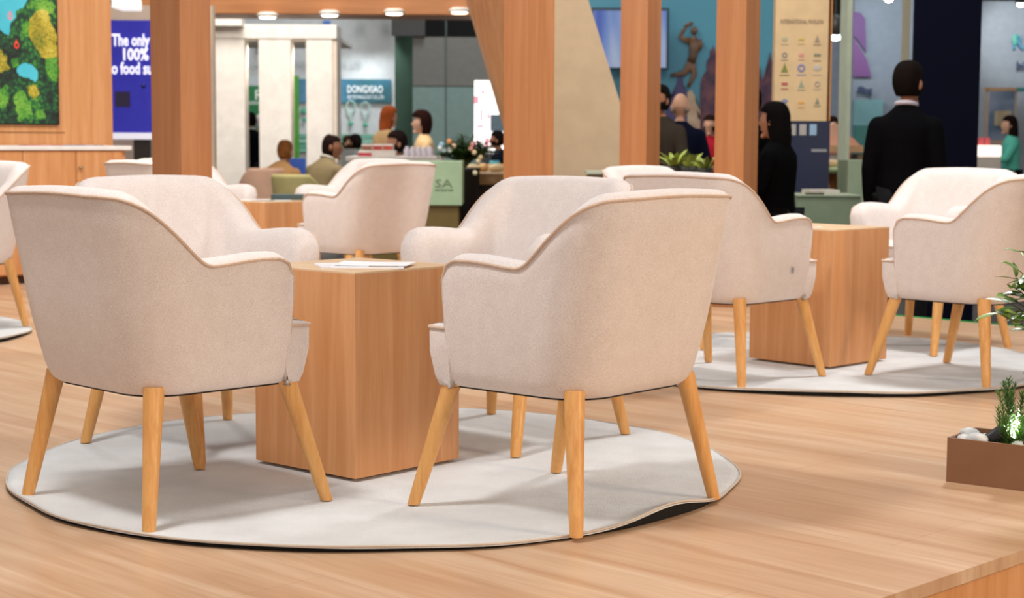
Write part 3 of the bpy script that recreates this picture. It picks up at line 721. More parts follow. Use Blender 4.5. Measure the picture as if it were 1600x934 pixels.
for k, (px, py, sz, lb, m_) in enumerate([(548, 170, .30, 'pale green loop emblem on the white booth wall', plain('#a9cabf', .6)), (571, 172, .30, 'pale striped round emblem beside the woman with red hair', plain('#b2cec8', .6))]):
    e = thing('wall_emblem', lb, 'emblem'); c = at(px, py, YW)
    pts = [c + Vector((math.cos(t)*.07, 0, math.sin(t)*.10+.03)) for t in [2*PI*i/20 for i in range(20)]]
    obj('ring', tube(B(), pts, .014, 6, closed=True), m_, e); obj('stem', bx((c.x, c.y, c.z-.12), (.03, .02, .12)), m_, e)
    obj('foot_mark', sph(B(), (c.x, c.y, c.z-.24), .045, (1, .3, .8)), M_TG, e, True)
for k, (px, py, lb) in enumerate([(475.5, 173, 'upper small green emblem between the last two pillars'), (476, 187, 'lower small green emblem between the last two pillars')]):
    e = thing('wall_emblem', lb, 'emblem'); c = at(px, py, YW); obj('leaf_mark', sph(B(), c, .065-.02*k, (1, .2, .8)), M_TG, e, True)
for k, (py0, py1) in enumerate([(210, 215), (218, 223), (226, 231), (233, 237)]):
    o = obj('green_stripe', fbx(458, py0, 614, py1, YW-.005*k, .02), plain(['#6fae96', '#8cc3ae', '#5fa88c', '#7ab8a2'][k], .6)); tag(o, ['uppermost', 'second from the top', 'third from the top', 'lowest'][k] + ' of the green stripes at the foot of the booth wall', 'wall stripe', 'green stripes on the booth wall')
gp = thing('green_sign', 'green sign with white letter between the first two white pillars', 'sign')
obj('board', fbx(372, 134, 412, 340, 26.5, .08), plain('#1f7a48', .5, 0, .05), gp); obj('top_band', fbx(372, 119, 412, 134, 26.5, .08), plain('#c2ccd2', .5), gp)
text('R', .22, M_WT, gp, loc=at(404, 149, 26.45)); text('solutions', .10, M_WT, gp, loc=at(395, 160, 26.45))
o = obj('green_pillar', fbx(456, 118, 463, 300, 25, .3), plain('#4fa51e', .5, 0, .1)); tag(o, 'narrow bright green pillar between the white portal pillars', 'pillar')
o = obj('dark_pillar', fbx(328, 119, 334, 270, 25, .3), plain('#4a6a3c', .6)); tag(o, 'dull green strip between the big post and the first white pillar', 'pillar')
for px, lb in ((552, 'booth wall spotlight closer to the white portal'), (592, 'booth wall spotlight closer to the dark block')):
    c = at(px, 26, 27.2); t = thing('wall_spotlight', lb, 'lamp', c)
    b_ = B(); lathe(b_, [(.05, 0), (.07, .02), (.07, .16), (.03, .2)], 16); obj('housing', b_, plain('#dddddd', .4), t, True)
    b_ = B(); lathe(b_, [(.02, -.01), (.055, -.008), (.06, .004)], 16); obj('lens', b_, plain('#f4fbff', .3, 0, 8), t, True)
    lamp('SPOT', 'wall_spotlight_beam', c - Vector((0, .0, .04)), 60, (.92, .97, 1), .05, (c.x, 28, c.z-1.6), spot_size=D(70), spot_blend=.8)
# bright screen and stripes behind the leaning slab
obj_ = None; sc = thing('bright_screen', 'glaring white and pink screen beside the leaning slab', 'screen')
obj('panel', fbx(741, 126, 800, 240, 24, .1), plain('#fdf6f4', .4, 0, 1.6), sc)
for i, (a_, b_, c_, d_) in enumerate([(741, 150, 748, 162), (750, 170, 754, 190), (745, 195, 756, 199), (758, 215, 764, 228), (744, 205, 747, 222), (752, 140, 757, 147), (761, 176, 765, 186)]): 
    obj('pink_mark', fbx(a_, b_, c_, d_, 23.985, .014), plain('#e88a98', .4, 0, 1.0), sc)
obj('stand', fbx(752, 238, 790, 360, 24.02, .06), plain('#30343a', .5), sc)
obj('lower_panel', fbx(766, 179, 800, 205, 23.9, .1), plain('#5f7684', .5), sc)

# ------------------------------------------------------------------ mural with statue, tower and television (depth 19)
YM = 18.97
mur = thing('mural_print', 'mural print of a bronze statue and brick towers on blue sky', 'mural')
def silh(name, pts, Y, m, parent, th=.012):
    bm = B(); vs = [bm.verts.new(at(x, y, Y)) for x, y in pts]; f = bm.faces.new(vs); bmesh.ops.triangulate(bm, faces=[f])
    ex = bmesh.ops.extrude_face_region(bm, geom=bm.faces[:]); vv = [v for v in ex['geom'] if isinstance(v, bmesh.types.BMVert)]
    bmesh.ops.translate(bm, verts=vv, vec=(0, th, 0)); return obj(name, bm, m, parent)
M_BRZ = pic_mat('bronze_print', [(.3, '#4a3426'), (.7, '#7a5638')], 6)
M_TOW = pic_mat('brick_print', [(.3, '#2c1a34'), (.5, '#4a2a3e'), (.7, '#6a4048')], 8)
M_DOM = pic_mat('dome_print', [(.3, '#2a2a5a'), (.7, '#4a4070')], 6)
def limb(bm, pts, r):
    tube(bm, [at(x, y, YM-.004) for x, y in pts], [v*YM/FPX for v in r], 10)
bm = B()
limb(bm, [(1083, 36), (1076, 38), (1070, 42)], [2, 3, 2]); limb(bm, [(1072, 42), (1066, 50), (1063, 58), (1068, 61), (1078, 64)], [2, 3, 3.2, 3.6, 5])
limb(bm, [(1084, 42), (1085, 48), (1084, 54)], [3.5, 5, 3]); limb(bm, [(1079, 62), (1085, 64), (1090, 63)], [5, 8, 5]); limb(bm, [(1092, 62), (1095, 70), (1091, 79)], [4, 4, 2.5])
limb(bm, [(1085, 62), (1085, 76), (1083, 88), (1080, 98)], [8, 7.5, 6, 7]); limb(bm, [(1080, 96), (1075, 106), (1068, 115), (1057, 116), (1047, 118)], [6, 5.5, 4.5, 3.4, 2]); limb(bm, [(1081, 97), (1083, 108), (1085, 116), (1080, 126), (1075, 136)], [6, 4.6, 4, 3.2, 2])
for v in bm.verts: v.co.y = YM-.004 + (v.co.y-YM+.004)*.12
obj('statue', bm, M_BRZ, mur, True)
silh('domed_tower', [(1040, 170), (1042, 158), (1052, 150), (1054, 140), (1058, 134), (1059, 122), (1062, 118), (1062, 106), (1064, 118), (1067, 122), (1068, 134), (1074, 144), (1076, 160), (1084, 190), (1084, 240), (1040, 240)], YM+.005, M_DOM, mur)
silh('brick_tower', [(1094, 240), (1094, 150), (1095, 128), (1098, 118), (1104, 110), (1104, 96), (1109, 88), (1110, 76), (1112, 88), (1114, 70), (1116, 88), (1126, 96), (1130, 110), (1140, 120), (1140, 240)], YM+.004, M_TOW, mur)
silh('brick_tower', [(1183, 240), (1183, 110), (1185, 100), (1188, 110), (1190, 132), (1196, 126), (1200, 112), (1201, 92), (1203, 80), (1205, 94), (1207, 112), (1214, 100), (1218, 112), (1218, 240)], YM+.004, M_TOW, mur)
silh('cream_building', [(1074, 240), (1074, 145), (1080, 140), (1086, 150), (1090, 185), (1100, 190), (1112, 196), (1112, 240)], YM+.0045, pic_mat('cream_print', [(.3, '#9a7f6a'), (.7, '#c4ae94')], 6), mur)
tv = thing('television', 'wall television with blue picture partly behind a wooden post', 'television')
obj('frame', fbx(922, 12, 1046, 109, 18.7, .08, .01), plain('#1c3a4c', .4), tv); obj('bracket', fbx(960, 45, 1000, 75, 18.77, .25), plain('#222222', .5), tv)
obj('picture', fbx(926, 17, 1042, 105, 18.68, .03), pic_mat('tv_picture', [(.3, '#3f62cc'), (.5, '#7fa2e6'), (.7, '#c4d2f0')], 1.6, .55, 2, (2.5, 1, .4)), tv)

# cream sign with rows of logos
YG = 12.4
sg = thing('logo_sign', 'tall cream sign with rows of small logos above a navy base', 'sign')
obj('board', fbx(1209, -60, 1297, 189, YG, .12), plain('#d2b58a', .6), sg)
obj('oak_side', fbx(1297, -60, 1301, 189, YG-.005, .14), plain('#c88a48', .5), sg)
a = at(1229, 200, YG).x; b = at(1297, 200, YG).x; z1_ = at(1260, 189, YG).z
obj('navy_base', bx(((a+b)/2, YG+.06, (z1_+HZ)/2), (b-a, .12, z1_-HZ), 0), plain('#1b2340', .5), sg)
text('INTERNATIONAL PAVILION', .045, plain('#8a7a68', .6), sg, name='heading', loc=at(1253, 34, YG-.003), fit=pxw(66, YG))
rnd = random.Random(4)
cols = [['#b0a888', '#c8b060', '#968674'], ['#8a8a88', '#cc9080', '#80806c'], ['#7a8038', '#848ab8', '#bab0a0'], ['#b04a50', '#929880', '#b4a898'], ['#7c84a0', '#dca450', '#7c8070']]
ys = [61, 86, 106, 131, 158]
for r_ in range(5):
    for c_ in range(3):
        p = at([1226, 1252, 1277][c_], ys[r_] + (2 if c_ == 1 and r_ == 4 else 0), YG-.003); w0 = rnd.uniform(.02, .034)
        lg = B(); q = (r_*3+c_) % 4
        if q == 0: sph(lg, p, w0, (1, .08, .75))
        elif q == 1: box(lg, p, (w0*1.9, .004, w0*.8), .001)
        elif q == 2: prism(lg, [(p.x-w0*.8, p.z-w0), (p.x+w0*.8, p.z-w0), (p.x+w0*.3, p.z+w0*.2), (p.x, p.z+w0*1.2), (p.x-w0*.3, p.z+w0*.2)], .003, Matrix.Translation((0, p.y, 0)))
        else: tube(lg, [p + Vector((math.cos(t)*w0*.7, 0, math.sin(t)*w0*.7)) for t in [2*PI*i/14 for i in range(14)]], w0*.22, 6, closed=True)
        box(lg, (p.x, p.y, p.z-w0*1.6), (w0*2.2, .003, .006)); obj('logo', lg, plain(cols[r_][c_], .6), sg)
for px in (1238, 1254, 1270): obj('navy_logo', fbx(px-5, 194, px+6, 211, YG-.004, .006), plain('#a8a4a0' if px != 1270 else '#8fb0cc', .6), sg)
obj('navy_line', fbx(1268, 233, 1292, 237, YG-.004, .006), plain('#8f9096', .6), sg)
# right side booths
o = obj('mint_post', fbx(1313, -60, 1334, 520, 13.5, .3), plain('#b4bfaa', .6)); tag(o, 'pale mint post between the logo sign and the purple graphic', 'post')
o = obj('beige_post', fbx(1412, -60, 1425, 400, 14.5, .3), plain('#a39c84', .6)); tag(o, 'narrow beige post against the navy panel', 'post')
gr = thing('purple_graphic', 'purple angular graphic on the grey booth wall behind the mint post', 'graphic')
silh('shape', [(1333, 18), (1345, 20), (1352, 30), (1354, 82), (1340, 62), (1333, 56)], 21.95, plain('#64407a', .6), gr)
silh('shape', [(1333, 58), (1342, 72), (1354, 92), (1362, 120), (1333, 120)], 21.95, plain('#704680', .6), gr)
o = thing('wall_word', 'dark blue word under the purple graphic', 'lettering'); text('illing', .115, plain('#26385c', .6), o, loc=at(1351.5, 141, 21.93), bold=.006, fit=pxw(23, 22))
o = obj('teal_screen', fbx(1334, 156, 1380, 196, 21.9, .06), plain('#6fa0a8', .5)); tag(o, 'pale teal board beneath the dark blue word', 'board')
o = obj('teal_block', fbx(1336, 196, 1380, 240, 21.8, .15), plain('#3a7672', .5)); tag(o, 'dark teal block below the pale teal board', 'block')
def spot(px, py, Y, label, col='#ffffff', pw=60, tgt=None, em=14):
    c = at(px, py, Y); t = thing('spotlight', label, 'lamp', c)
    b_ = B(); lathe(b_, [(.05, 0), (.07, .02), (.07, .15), (.03, .19)], 16); obj('housing', b_, plain('#333333', .4), t, True)
    b_ = B(); sph(b_, (0, -.02, -.005), .05, (1, .6, .8)); obj('lens', b_, plain(col, .3, 0, em), t, True)
    obj('rod', tube(B(), [(0, 0, .18), (0, 0, 1.2)], .012, 8), plain('#222222', .5), t)
    if pw: lamp('SPOT', 'spotlight_beam', c - Vector((0, 0, .08)), pw, (.9, .95, 1), .05, tgt or (c.x, c.y+1.5, c.z-1.6), spot_size=D(75), spot_blend=.8)
spot(1305, 56, 15, 'bright white spotlight between the logo sign and the mint post', '#e8f6ff', 0)
spot(1388, -2, 20.6, 'spotlight at the top edge over the purple graphic wall', '#fff0d0', 60, (at(1388, 60, 22).x, 22, at(1388, 60, 22).z))
spot(1594, 6, 22.8, 'spotlight above the far right booth wall', '#e8f6ff', 60, (at(1590, 60, 24).x, 24, at(1590, 60, 24).z))
o = thing('far_logo', 'green and blue logo high on the far right booth wall', 'lettering'); text('RE', .28, plain('#4a8fae', .6), o, loc=at(1598, 67, 23.95), bold=.006); obj('leaf_mark', sph(B(), at(1586, 62, 23.95), .07, (.6, .2, 1.2)), plain('#5aae9a', .5), o, True)
o = thing('far_word', 'short dark word below the far right logo', 'lettering'); text('bio', .16, plain('#3c4a66', .6), o, loc=at(1599, 103, 23.95), bold=.005)
vc = thing('display_case', 'wood framed glass display case behind the woman in teal', 'display case')
YV = 22.6
fr = B()
for (a_, b_, c_, d_) in ((1539, 137, 1588, 142), (1539, 137, 1543, 300), (1584, 137, 1589, 300), (1539, 220, 1588, 224)):
    c, s = flat(a_, b_, c_, d_, YV, .06); box(fr, c, s)
obj('frame', fr, plain('#b08a64', .5), vc)
obj('back_board', fbx(1542, 141, 1586, 300, YV+.5, .03), pic_mat('case_board', [(.3, '#4f6f86'), (.6, '#8a94ac'), (.75, '#a9a2b4')], 2.5), vc)
obj('shelf_board', fbx(1560, 173, 1580, 196, YV+.2, .2), plain('#a8987c', .6), vc)
o = obj('teal_header', fbx(1591, 137, 1650, 142, 22.7, .3), plain('#2f8a8a', .5)); tag(o, 'teal header board to the right of the display case', 'board')
gc = thing('glowing_counter', 'counter with glowing white top in front of the woman in teal', 'counter')
YC = 19.5
obj('glow_band', fbx(1526, 227, 1566, 245, YC, .6, .02), plain('#fff0e2', .4, 0, 1.1), gc); a_ = flat(1527, 245, 1564, 260, YC+.02, .55); z_ = a_[0][2]+a_[1][2]/2
obj('base', bx((a_[0][0], YC+.3, (z_+HZ)/2), (a_[1][0], .55, z_-HZ)), plain('#b4aca2', .6), gc)
for k, px in enumerate((1533, 1542)): 
    c = at(px, 221, YC+.2); o = obj('red_box', bx(c, (.06, .05, .09), .003), plain('#c8545c', .5)); tag(o, ['small red box on the glowing counter next to the navy panel', 'small red box on the glowing counter nearer the display case'][k], 'box')

# mint counter with SA lettering
YK = 12.6
mc = thing('mint_counter', 'mint green counter front with grey letters, beside the flower plant', 'counter')
obj('front_panel', fbx(560, 252, 722, 320, YK, .5, .004), plain('#a2c09e', .6), mc)
cc, ss = flat(560, 320, 716, 330, YK+.04, .45); zz = cc[2]+ss[2]/2
obj('olive_base', bx((cc[0], YK+.27, (zz+HZ)/2), (ss[0], .45, zz-HZ)), plain('#6e5c2c', .6), mc)
text('SA', .085, plain('#75876f', .6), mc, loc=at(693.5, 287, YK-.004), fit=pxw(27, YK)); text('the food hub', .026, plain('#75876f', .6), mc, loc=at(694, 296.5, YK-.004))

# ------------------------------------------------------------------ stall behind the far chairs
YR = 15.2
st = thing('sample_counter', 'white counter carrying the red and white sample boxes', 'counter')
cc, ss = flat(540, 245, 690, 252, YR, .8); zc = cc[2]+ss[2]/2
obj('top', bx((cc[0], YR+.4, zc-.02), (ss[0], .8, .04), .004), plain('#e6e0da', .5), st); obj('front', bx((cc[0], YR+.42, (zc-.04+HZ)/2), (ss[0]-.06, .7, zc-.04-HZ)), plain('#d6cdc4', .6), st)
for k, (x0, x1, y0, y1, dy, lb) in enumerate([(559, 581, 236, 245, .1, 'red and white sample box in the front row, before the woman with red hair'), (565, 581, 225, 237, .35, 'sample box with olive red label, first of the raised row'), (583, 597, 225, 237, .35, 'sample box with red label, in the middle of the raised row'), (599, 614, 225, 237, .35, 'sample box with orange red label, nearest the man in the dark suit')]):
    p, s = flat(x0, y0, x1, y1, YR+dy, .12)
    zbot = zc if dy < .2 else zc+.055
    b_ = thing('sample_box', lb, 'box', (p[0], YR+dy+.06, 0)); hh = p[2]+s[2]/2-zbot
    obj('carton', bx((0, 0, zbot+hh/2), (s[0], .12, hh), .002), plain('#ece4de', .5), b_)
    obj('label_band', bx((0, -.061, zbot+hh*.36), (s[0]*.98, .004, hh*.62)), plain(['#c43a48', '#9a5a3a', '#c03a38', '#c8483a'][k], .5), b_)
p, s = flat(563, 237, 616, 241, YR+.32, .16)
tag(obj('display_riser', bx((p[0], YR+.41, zc+.027), (s[0]+.02, .2, .053), .002), plain('#d8d0c8', .5)), 'low white riser lifting the back row of sample boxes', 'riser')
for k, px in enumerate((636, 645, 654, 663, 672)):
    c = at(px, 240, YR+.3); b_ = B(); lathe(b_, [(.028, 0), (.03, .01), (.03, .06), (.018, .075), (.018, .09)], 14)
    o = obj('sample_jar', b_, plain('#c9c2cc', .3), None, True); o.location = (c.x, c.y, zc); tag(o, 'small pale sample jar in the row before the woman with curly dark hair', 'jar', 'sample jars on the white counter')
o = obj('white_desk', fbx(530, 233, 555, 340, 24, .3), plain('#d0d4d0', .5)); tag(o, 'pale low desk in front of the two small seated men', 'desk')

# wooden stall counter with dishes near the middle post
wc = thing('stall_counter', 'slanting wooden stall counter with dishes beside the flower plant', 'counter')
a_, b_ = at(741, 268, 13.8), at(800, 262, 16.5)
pa, pb = at(741, 291, 13.6), at(795, 270, 15.4)
dv = Vector((pb.x-pa.x, pb.y-pa.y)); ln = dv.length*1.6; an = math.atan2(dv.y, dv.x)
zt2 = (pa.z+pb.z)/2+.06
ctr = Vector((pa.x, pa.y)) + dv*.8 + Vector((-dv.y, dv.x)).normalized()*(-.0)
obj('board', bx((ctr.x, ctr.y, zt2-.04), (ln, .6, .09), .004, an), plain('#a8875e', .5), wc)
obj('body', bx((ctr.x, ctr.y, (zt2-.09+HZ)/2), (ln-.1, .5, zt2-.09-HZ), 0, an), plain('#2a2018', .6), wc)
rnd = random.Random(2)
for k, (t_, o_, kind) in enumerate([(.25, .12, 'pale bread roll'), (.36, -.05, 'pale bread roll'), (.46, .1, 'golden bread roll'), (.58, -.08, 'golden bread roll'), (.7, .08, 'golden bread roll'), (.52, .02, 'turquoise cup')]):
    q = Vector((pa.x, pa.y)) + dv.normalized()*(t_*ln*.75) + Vector((-dv.y, dv.x)).normalized()*o_
    b_ = B()
    if 'cup' in kind: lathe(b_, [(.03, 0), (.045, .09), (.04, .09), (.028, .01)], 16); o = obj('cup', b_, plain('#58b4c4', .4), None, True); o.location = (q.x, q.y, zt2+.005); tag(o, 'small turquoise cup among bread rolls on the stall counter', 'cup')
    else:
        sph(b_, (0, 0, .035), .06, (1.3, .8, .62)); o = obj('bread_roll', b_, plain('#e0b070' if 'golden' in kind else '#e8cfa0', .5), None, True); o.location = (q.x, q.y, zt2+.003); o.rotation_euler = (0, 0, k*.8); tag(o, 'bread roll on the slanting stall counter by the middle post', 'bread roll', 'bread rolls on the stall counter')

# ------------------------------------------------------------------ right middle tables
tr = thing('round_bistro_table', 'round table with pale green top and wooden legs beside the logo sign', 'table')
c = at(1278, 256, 13.0); zt3 = at(1278, 262, 13.0).z
b_ = B(); lathe(b_, [(.33, zt3-.04), (.36, zt3-.02), (.36, zt3), (.34, zt3+.006)], 32, (c.x, c.y, 0)); obj('top', b_, plain('#a9b98a', .5), tr, True)
for k in range(4):
    a = k*PI/2+.5; obj('leg', tube(B(), [(c.x+.16*math.cos(a), c.y+.16*math.sin(a), zt3-.03), (c.x+.27*math.cos(a), c.y+.27*math.sin(a), HZ)], [.022, .015], 10), plain('#a8622e', .5), tr, True)
for k, (dx, dy, cl) in enumerate([(-.2, 0, '#e0b888'), (-.05, -.1, '#d8a878'), (.1, .02, '#e8c8a0')]):
    b_ = B(); lathe(b_, [(.05, 0), (.07, .035), (.06, .05), (.02, .055)], 16); o = obj('snack_bowl', b_, plain(cl, .5), None, True); o.location = (c.x+dx, c.y+dy, zt3+.008); tag(o, ['tan snack bowl on the green table nearest the black clothed people', 'darkest tan snack bowl on the green table', 'palest snack bowl on the green table'][k], 'bowl')
cn = thing('tray_counter', 'wooden ledge counter carrying a pink heap of brochures', 'counter')
p, s = flat(1297, 227, 1349, 238, 14.6, .5); obj('ledge', bx((p[0], 14.85, p[2]), (s[0], .5, s[2]), .003), plain('#c29a72', .5), cn)
obj('post', bx((at(1302, 240, 14.8).x, 14.8, (p[2]+HZ)/2-.02), (.06, .3, p[2]-HZ-.05)), plain('#b8aea4', .5), cn); obj('post', bx((at(1340, 240, 14.8).x, 14.8, (p[2]+HZ)/2-.02), (.06, .3, p[2]-HZ-.05)), plain('#7c6a4a', .5), cn)
b_ = B(); c = at(1314, 214, 14.8); zz = p[2]+s[2]/2
prism(b_, [(-.11, 0), (.16, 0), (.10, .06), (.02, .11), (-.06, .20), (-.09, .18)], .16, Matrix.Translation((c.x, 14.75, zz))); tag(obj('brochure_heap', b_, plain('#d8a48c', .6)), 'pinkish heap of brochures on the wooden ledge', 'brochures')
o = thing('mint_box_counter', 'pale green box counter in front of the green topped table', 'counter')
p, s = flat(1244, 307, 1345, 350, 10.9, .5); zz = p[2]+s[2]/2
obj('body', bx((p[0], 11.15, (zz+HZ)/2), (s[0], .5, zz-HZ), .004), plain('#7d8f76', .6), o)
obj('glass_lip', bx((p[0], 11.15, zz+.004), (s[0]+.01, .52, .008)), plain('#a5b49c', .3), o)
leaflet((at(1282, 304, 11.1).x, 11.1, zz+.009), .1, (.20, .2), '#c3beb4', 'stack of grey white papers on the pale green box counter', 'paper_stack', 'papers', .03)
leaflet((at(1272, 307, 11).x, 10.98, zz+.009), -.2, (.12, .05), '#4a4a38', 'dark folded leaflet before the paper stack on the green counter', th=.012)
o = thing('side_counter', 'pale glass fronted counter beside the standing man in black', 'counter')
p, s = flat(1324, 250, 1356, 300, 12.2, .4); zz = p[2]+s[2]/2; obj('body', bx((p[0], 12.4, (zz+HZ)/2), (s[0], .4, zz-HZ), .004), plain('#8a9a80', .6), o)
o = thing('stool', 'reddish wooden stool legs behind the green topped table', 'stool'); c = at(1300, 275, 14.2); zs = at(1300, 256, 14.2).z
obj('seat', bx((c.x, c.y, zs), (.30, .30, .04), .01), plain('#a06840', .5), o)
for sx in (-1, 1):
    for sy in (-1, 1): obj('leg', tube(B(), [(c.x+sx*.11, c.y+sy*.11, zs-.01), (c.x+sx*.14, c.y+sy*.14, HZ)], .02, 8), plain('#9a5434', .5), o)
o = thing('shelf_ledge', 'thin pale green glass ledge with papers behind the lit armchair', 'ledge'); p, s = flat(916, 267, 966, 272, 11.4, .3)
obj('board', bx((p[0], 11.55, p[2]), (s[0], .3, s[2]), .002), plain('#b9c4b0', .3), o); obj('stand', bx((p[0], 11.6, (p[2]+HZ)/2), (s[0]-.03, .2, p[2]-HZ-.02)), plain('#a39a88', .6), o)

# booth chairs at the back
def booth_chair(px, ptop, Y, half, col, rz, label, sc=1.0):
    c = at(px, ptop, Y); t = thing('booth_chair', label, 'chair', (c.x, c.y, HZ), rz); ht = c.z-HZ
    bm = B(); rings = []; n = 26
    for i in range(n+1):
        a = PI + PI*i/n if False else -PI*.06 + (PI*1.12)*i/n
        # opening faces +Y
        ang = PI + a
        k = math.sin(min(max((i/n), 0), 1)*PI); top = ht-.20 + .20*min(1, k*1.5)
        R0 = half; row = []
        for (o, z) in ((0, .30), (.01, .26)): pass
        prof = [(-.02, .34), (0, .40), (.02, .55), (.045, top-.03), (.045, top), (.02, top+.008), (-.005, top-.005), (-.015, top-.05), (-.035, .50), (-.05, .40)]
        for o, z in prof: row.append(bm.verts.new(((R0+o)*math.cos(ang), (R0+o)*.95*math.sin(ang), z)))
        rings.append(row)
    for a_, b_ in zip(rings, rings[1:]):
        for i in range(len(a_)): j = (i+1) % len(a_); bm.faces.new((a_[i], a_[j], b_[j], b_[i]))
    bm.faces.new(rings[0][::-1]); bm.faces.new(rings[-1]); obj('shell', bm, plain(col, .7), t, True)
    b_ = B(); lathe(b_, [(half*.9, .34), (half*.96, .37), (half*.96, .44), (half*.85, .47)], 28); obj('seat', b_, plain(col, .7), t, True)
    for k in range(4):
        a = PI/4+k*PI/2; obj('leg', tube(B(), [(half*.55*math.cos(a), half*.55*math.sin(a), .36), (half*.85*math.cos(a), half*.85*math.sin(a), 0)], [.02, .013], 8), M_LEG, t, True)
    return t
booth_chair(412, 263, 18.3, .235, '#e2b89e', .5, 'peach tub chair under the seated person in tan jacket')
booth_chair(466, 273, 17.2, .23, '#c2b87c', -.4, 'olive yellow tub chair under the seated man in khaki jacket')
lp = thing('laptop', 'blue screened laptop between the two seated people at the white pillars', 'laptop'); c = at(457, 262, 19.4)
b_ = B(); box(b_, (0, .06, .11), (.30, .012, .20), .003); bmesh.ops.rotate(b_, verts=b_.verts, cent=(0, .06, 0), matrix=Matrix.Rotation(.15, 3, 'X')); lp.location = (c.x, c.y, c.z-.10)
obj('screen', b_, plain('#3a5aa8', .4, 0, .25), lp); obj('keyboard', bx((0, -.05, .008), (.30, .2, .015), .003), plain('#3c4046', .4), lp)
tb = thing('booth_table', 'small white table holding the blue screened laptop', 'table')
obj('top', bx((c.x, c.y, c.z-.115), (.8, .6, .03), .01), plain('#e0dad2', .5), tb); b_ = B(); lathe(b_, [(.25, HZ), (.25, HZ+.02), (.03, HZ+.04), (.03, c.z-.13)], 20, (c.x, c.y, 0)); obj('pedestal', b_, plain('#b8b0a6', .4), tb, True)

# ------------------------------------------------------------------ plants
M_L1 = plain('#4d7a2c', .5, var=.35); M_L2 = plain('#6f9a3a', .5, var=.3); M_L3 = plain('#2f5a24', .5, var=.35); M_STEM = plain('#4a4a22', .7)
def leaf(bm, base, d, L, wd, up=Vector((0, 0, 1)), fold=.25, n=5, droop=.2):
    d = d.normalized(); s = d.cross(up)
    if s.length < 1e-3: s = d.orthogonal()
    s.normalize(); u = s.cross(d).normalized(); pl_, pm, pr = [], [], []
    for i in range(n+1):
        t = i/n; wdt = wd*math.sin(PI*min(1, t*.92+.06))**.8 if 0 < i < n else wd*.04
        c = base + d*(L*t) - Vector((0, 0, 1))*(L*droop*t*t)
        pm.append(bm.verts.new(c)); pl_.append(bm.verts.new(c+s*wdt+u*wdt*fold)); pr.append(bm.verts.new(c-s*wdt+u*wdt*fold))
    for i in range(n):
        bm.faces.new((pl_[i], pm[i], pm[i+1], pl_[i+1])); bm.faces.new((pm[i], pr[i], pr[i+1], pm[i+1]))
# planter with stones, lamp and rosemary
pc = on(1478, 752); pa_ = math.radians(-36)
pl = thing('planter_box', 'low brown planter box on the stage floor at the right frame edge', 'planter', (pc.x, pc.y, FZ), pa_)
PL, PW, PH, TH = 1.5, .21, .122, .009
M_PL = pic_mat('planter_brown', [(.3, '#7a563c'), (.7, '#886246')], 5)
bm = B(); box(bm, (PL/2, TH/2, PH/2), (PL, TH, PH), .0008); box(bm, (PL/2, PW-TH/2, PH/2), (PL, TH, PH), .0008)
box(bm, (TH/2, PW/2, PH/2), (TH, PW-2*TH, PH), .0008); box(bm, (PL-TH/2, PW/2, PH/2), (TH, PW-2*TH, PH), .0008); box(bm, (PL/2, PW/2, .006), (PL-.02, PW-.02, .012))
obj('box_walls', bm, M_PL, pl)
obj('soil', bx((PL/2, PW/2, PH-.045), (PL-2*TH, PW-2*TH, .05)), pic_mat('soil', [(.3, '#1c130c'), (.7, '#3a2a1c')], 30), pl)
MP = Matrix.Translation((pc.x, pc.y, FZ)) @ Matrix.Rotation(pa_, 4, 'Z')
M_ST = pic_mat('white_stone', [(.3, '#cfd2d2'), (.7, '#eceeee')], 14)
stones = [((.028, .10, .122), (.030, .022, .016), 'white pebble at the planter corner, set behind the others'), ((.030, .05, .113), (.026, .02, .015), 'white pebble in the front corner of the planter'), ((.068, .045, .118), (.038, .024, .019), 'largest white pebble at the front rim of the planter'), ((.075, .10, .112), (.028, .022, .015), 'white pebble leaning against the black garden lamp'), ((.185, .035, .110), (.02, .02, .018), 'white pebble under the rosemary, right of the black garden lamp'), ((.215, .05, .112), (.028, .02, .016), 'white pebble below the rosemary stems near the frame edge')]
for k, (p, s, lb) in enumerate(stones):
    bm = B(); bmesh.ops.create_icosphere(bm, subdivisions=3, radius=1)
    for v in bm.verts:
        q = 1 + .16*noise.noise(v.co*1.3+Vector((k*5, 0, 0))); v.co = Vector((v.co.x*s[0]*q, v.co.y*s[1]*q, v.co.z*s[2]*q))
    o = obj('pebble', bm, M_ST, None, True); o.location = MP @ Vector(p); o.rotation_euler = (.1*k, .15, k*.9); tag(o, lb, 'pebble')
gl = thing('garden_lamp', 'black cylindrical garden lamp shining up among the pebbles', 'lamp', MP @ Vector((.112, .072, .118)), pa_)
ax = Matrix.Rotation(math.radians(52), 4, 'Y') @ Matrix.Rotation(math.radians(8), 4, 'X')
bm = B(); lathe(bm, [(.010, -.03), (.030, -.028), (.029, -.02), (.029, .05), (.027, .053), (.025, .046), (.004, .044)], 28); bmesh.ops.transform(bm, matrix=ax, verts=bm.verts); obj('housing', bm, plain('#15171a', .35), gl, True)
bm = B(); lathe(bm, [(.0245, .044), (.0245, .0465)], 24); bmesh.ops.transform(bm, matrix=ax, verts=bm.verts); obj('lens', bm, plain('#fffbe8', .3, 0, 12), gl)
bm = B(); tube(bm, [(0, 0, -.02), (0, .0, -.09)], .006, 8); obj('spike', bm, plain('#15171a', .35), gl)
axw = (MP.to_3x3() @ ax.to_3x3()) @ Vector((0, 0, 1)); gp_ = MP @ Vector((.112, .072, .118)) + axw*.06
lamp('SPOT', 'garden_lamp_beam', gp_, 9.0, (1, .98, .85), .02, gp_+axw+Vector((0, 0, .3)), spot_size=D(110), spot_blend=.7)
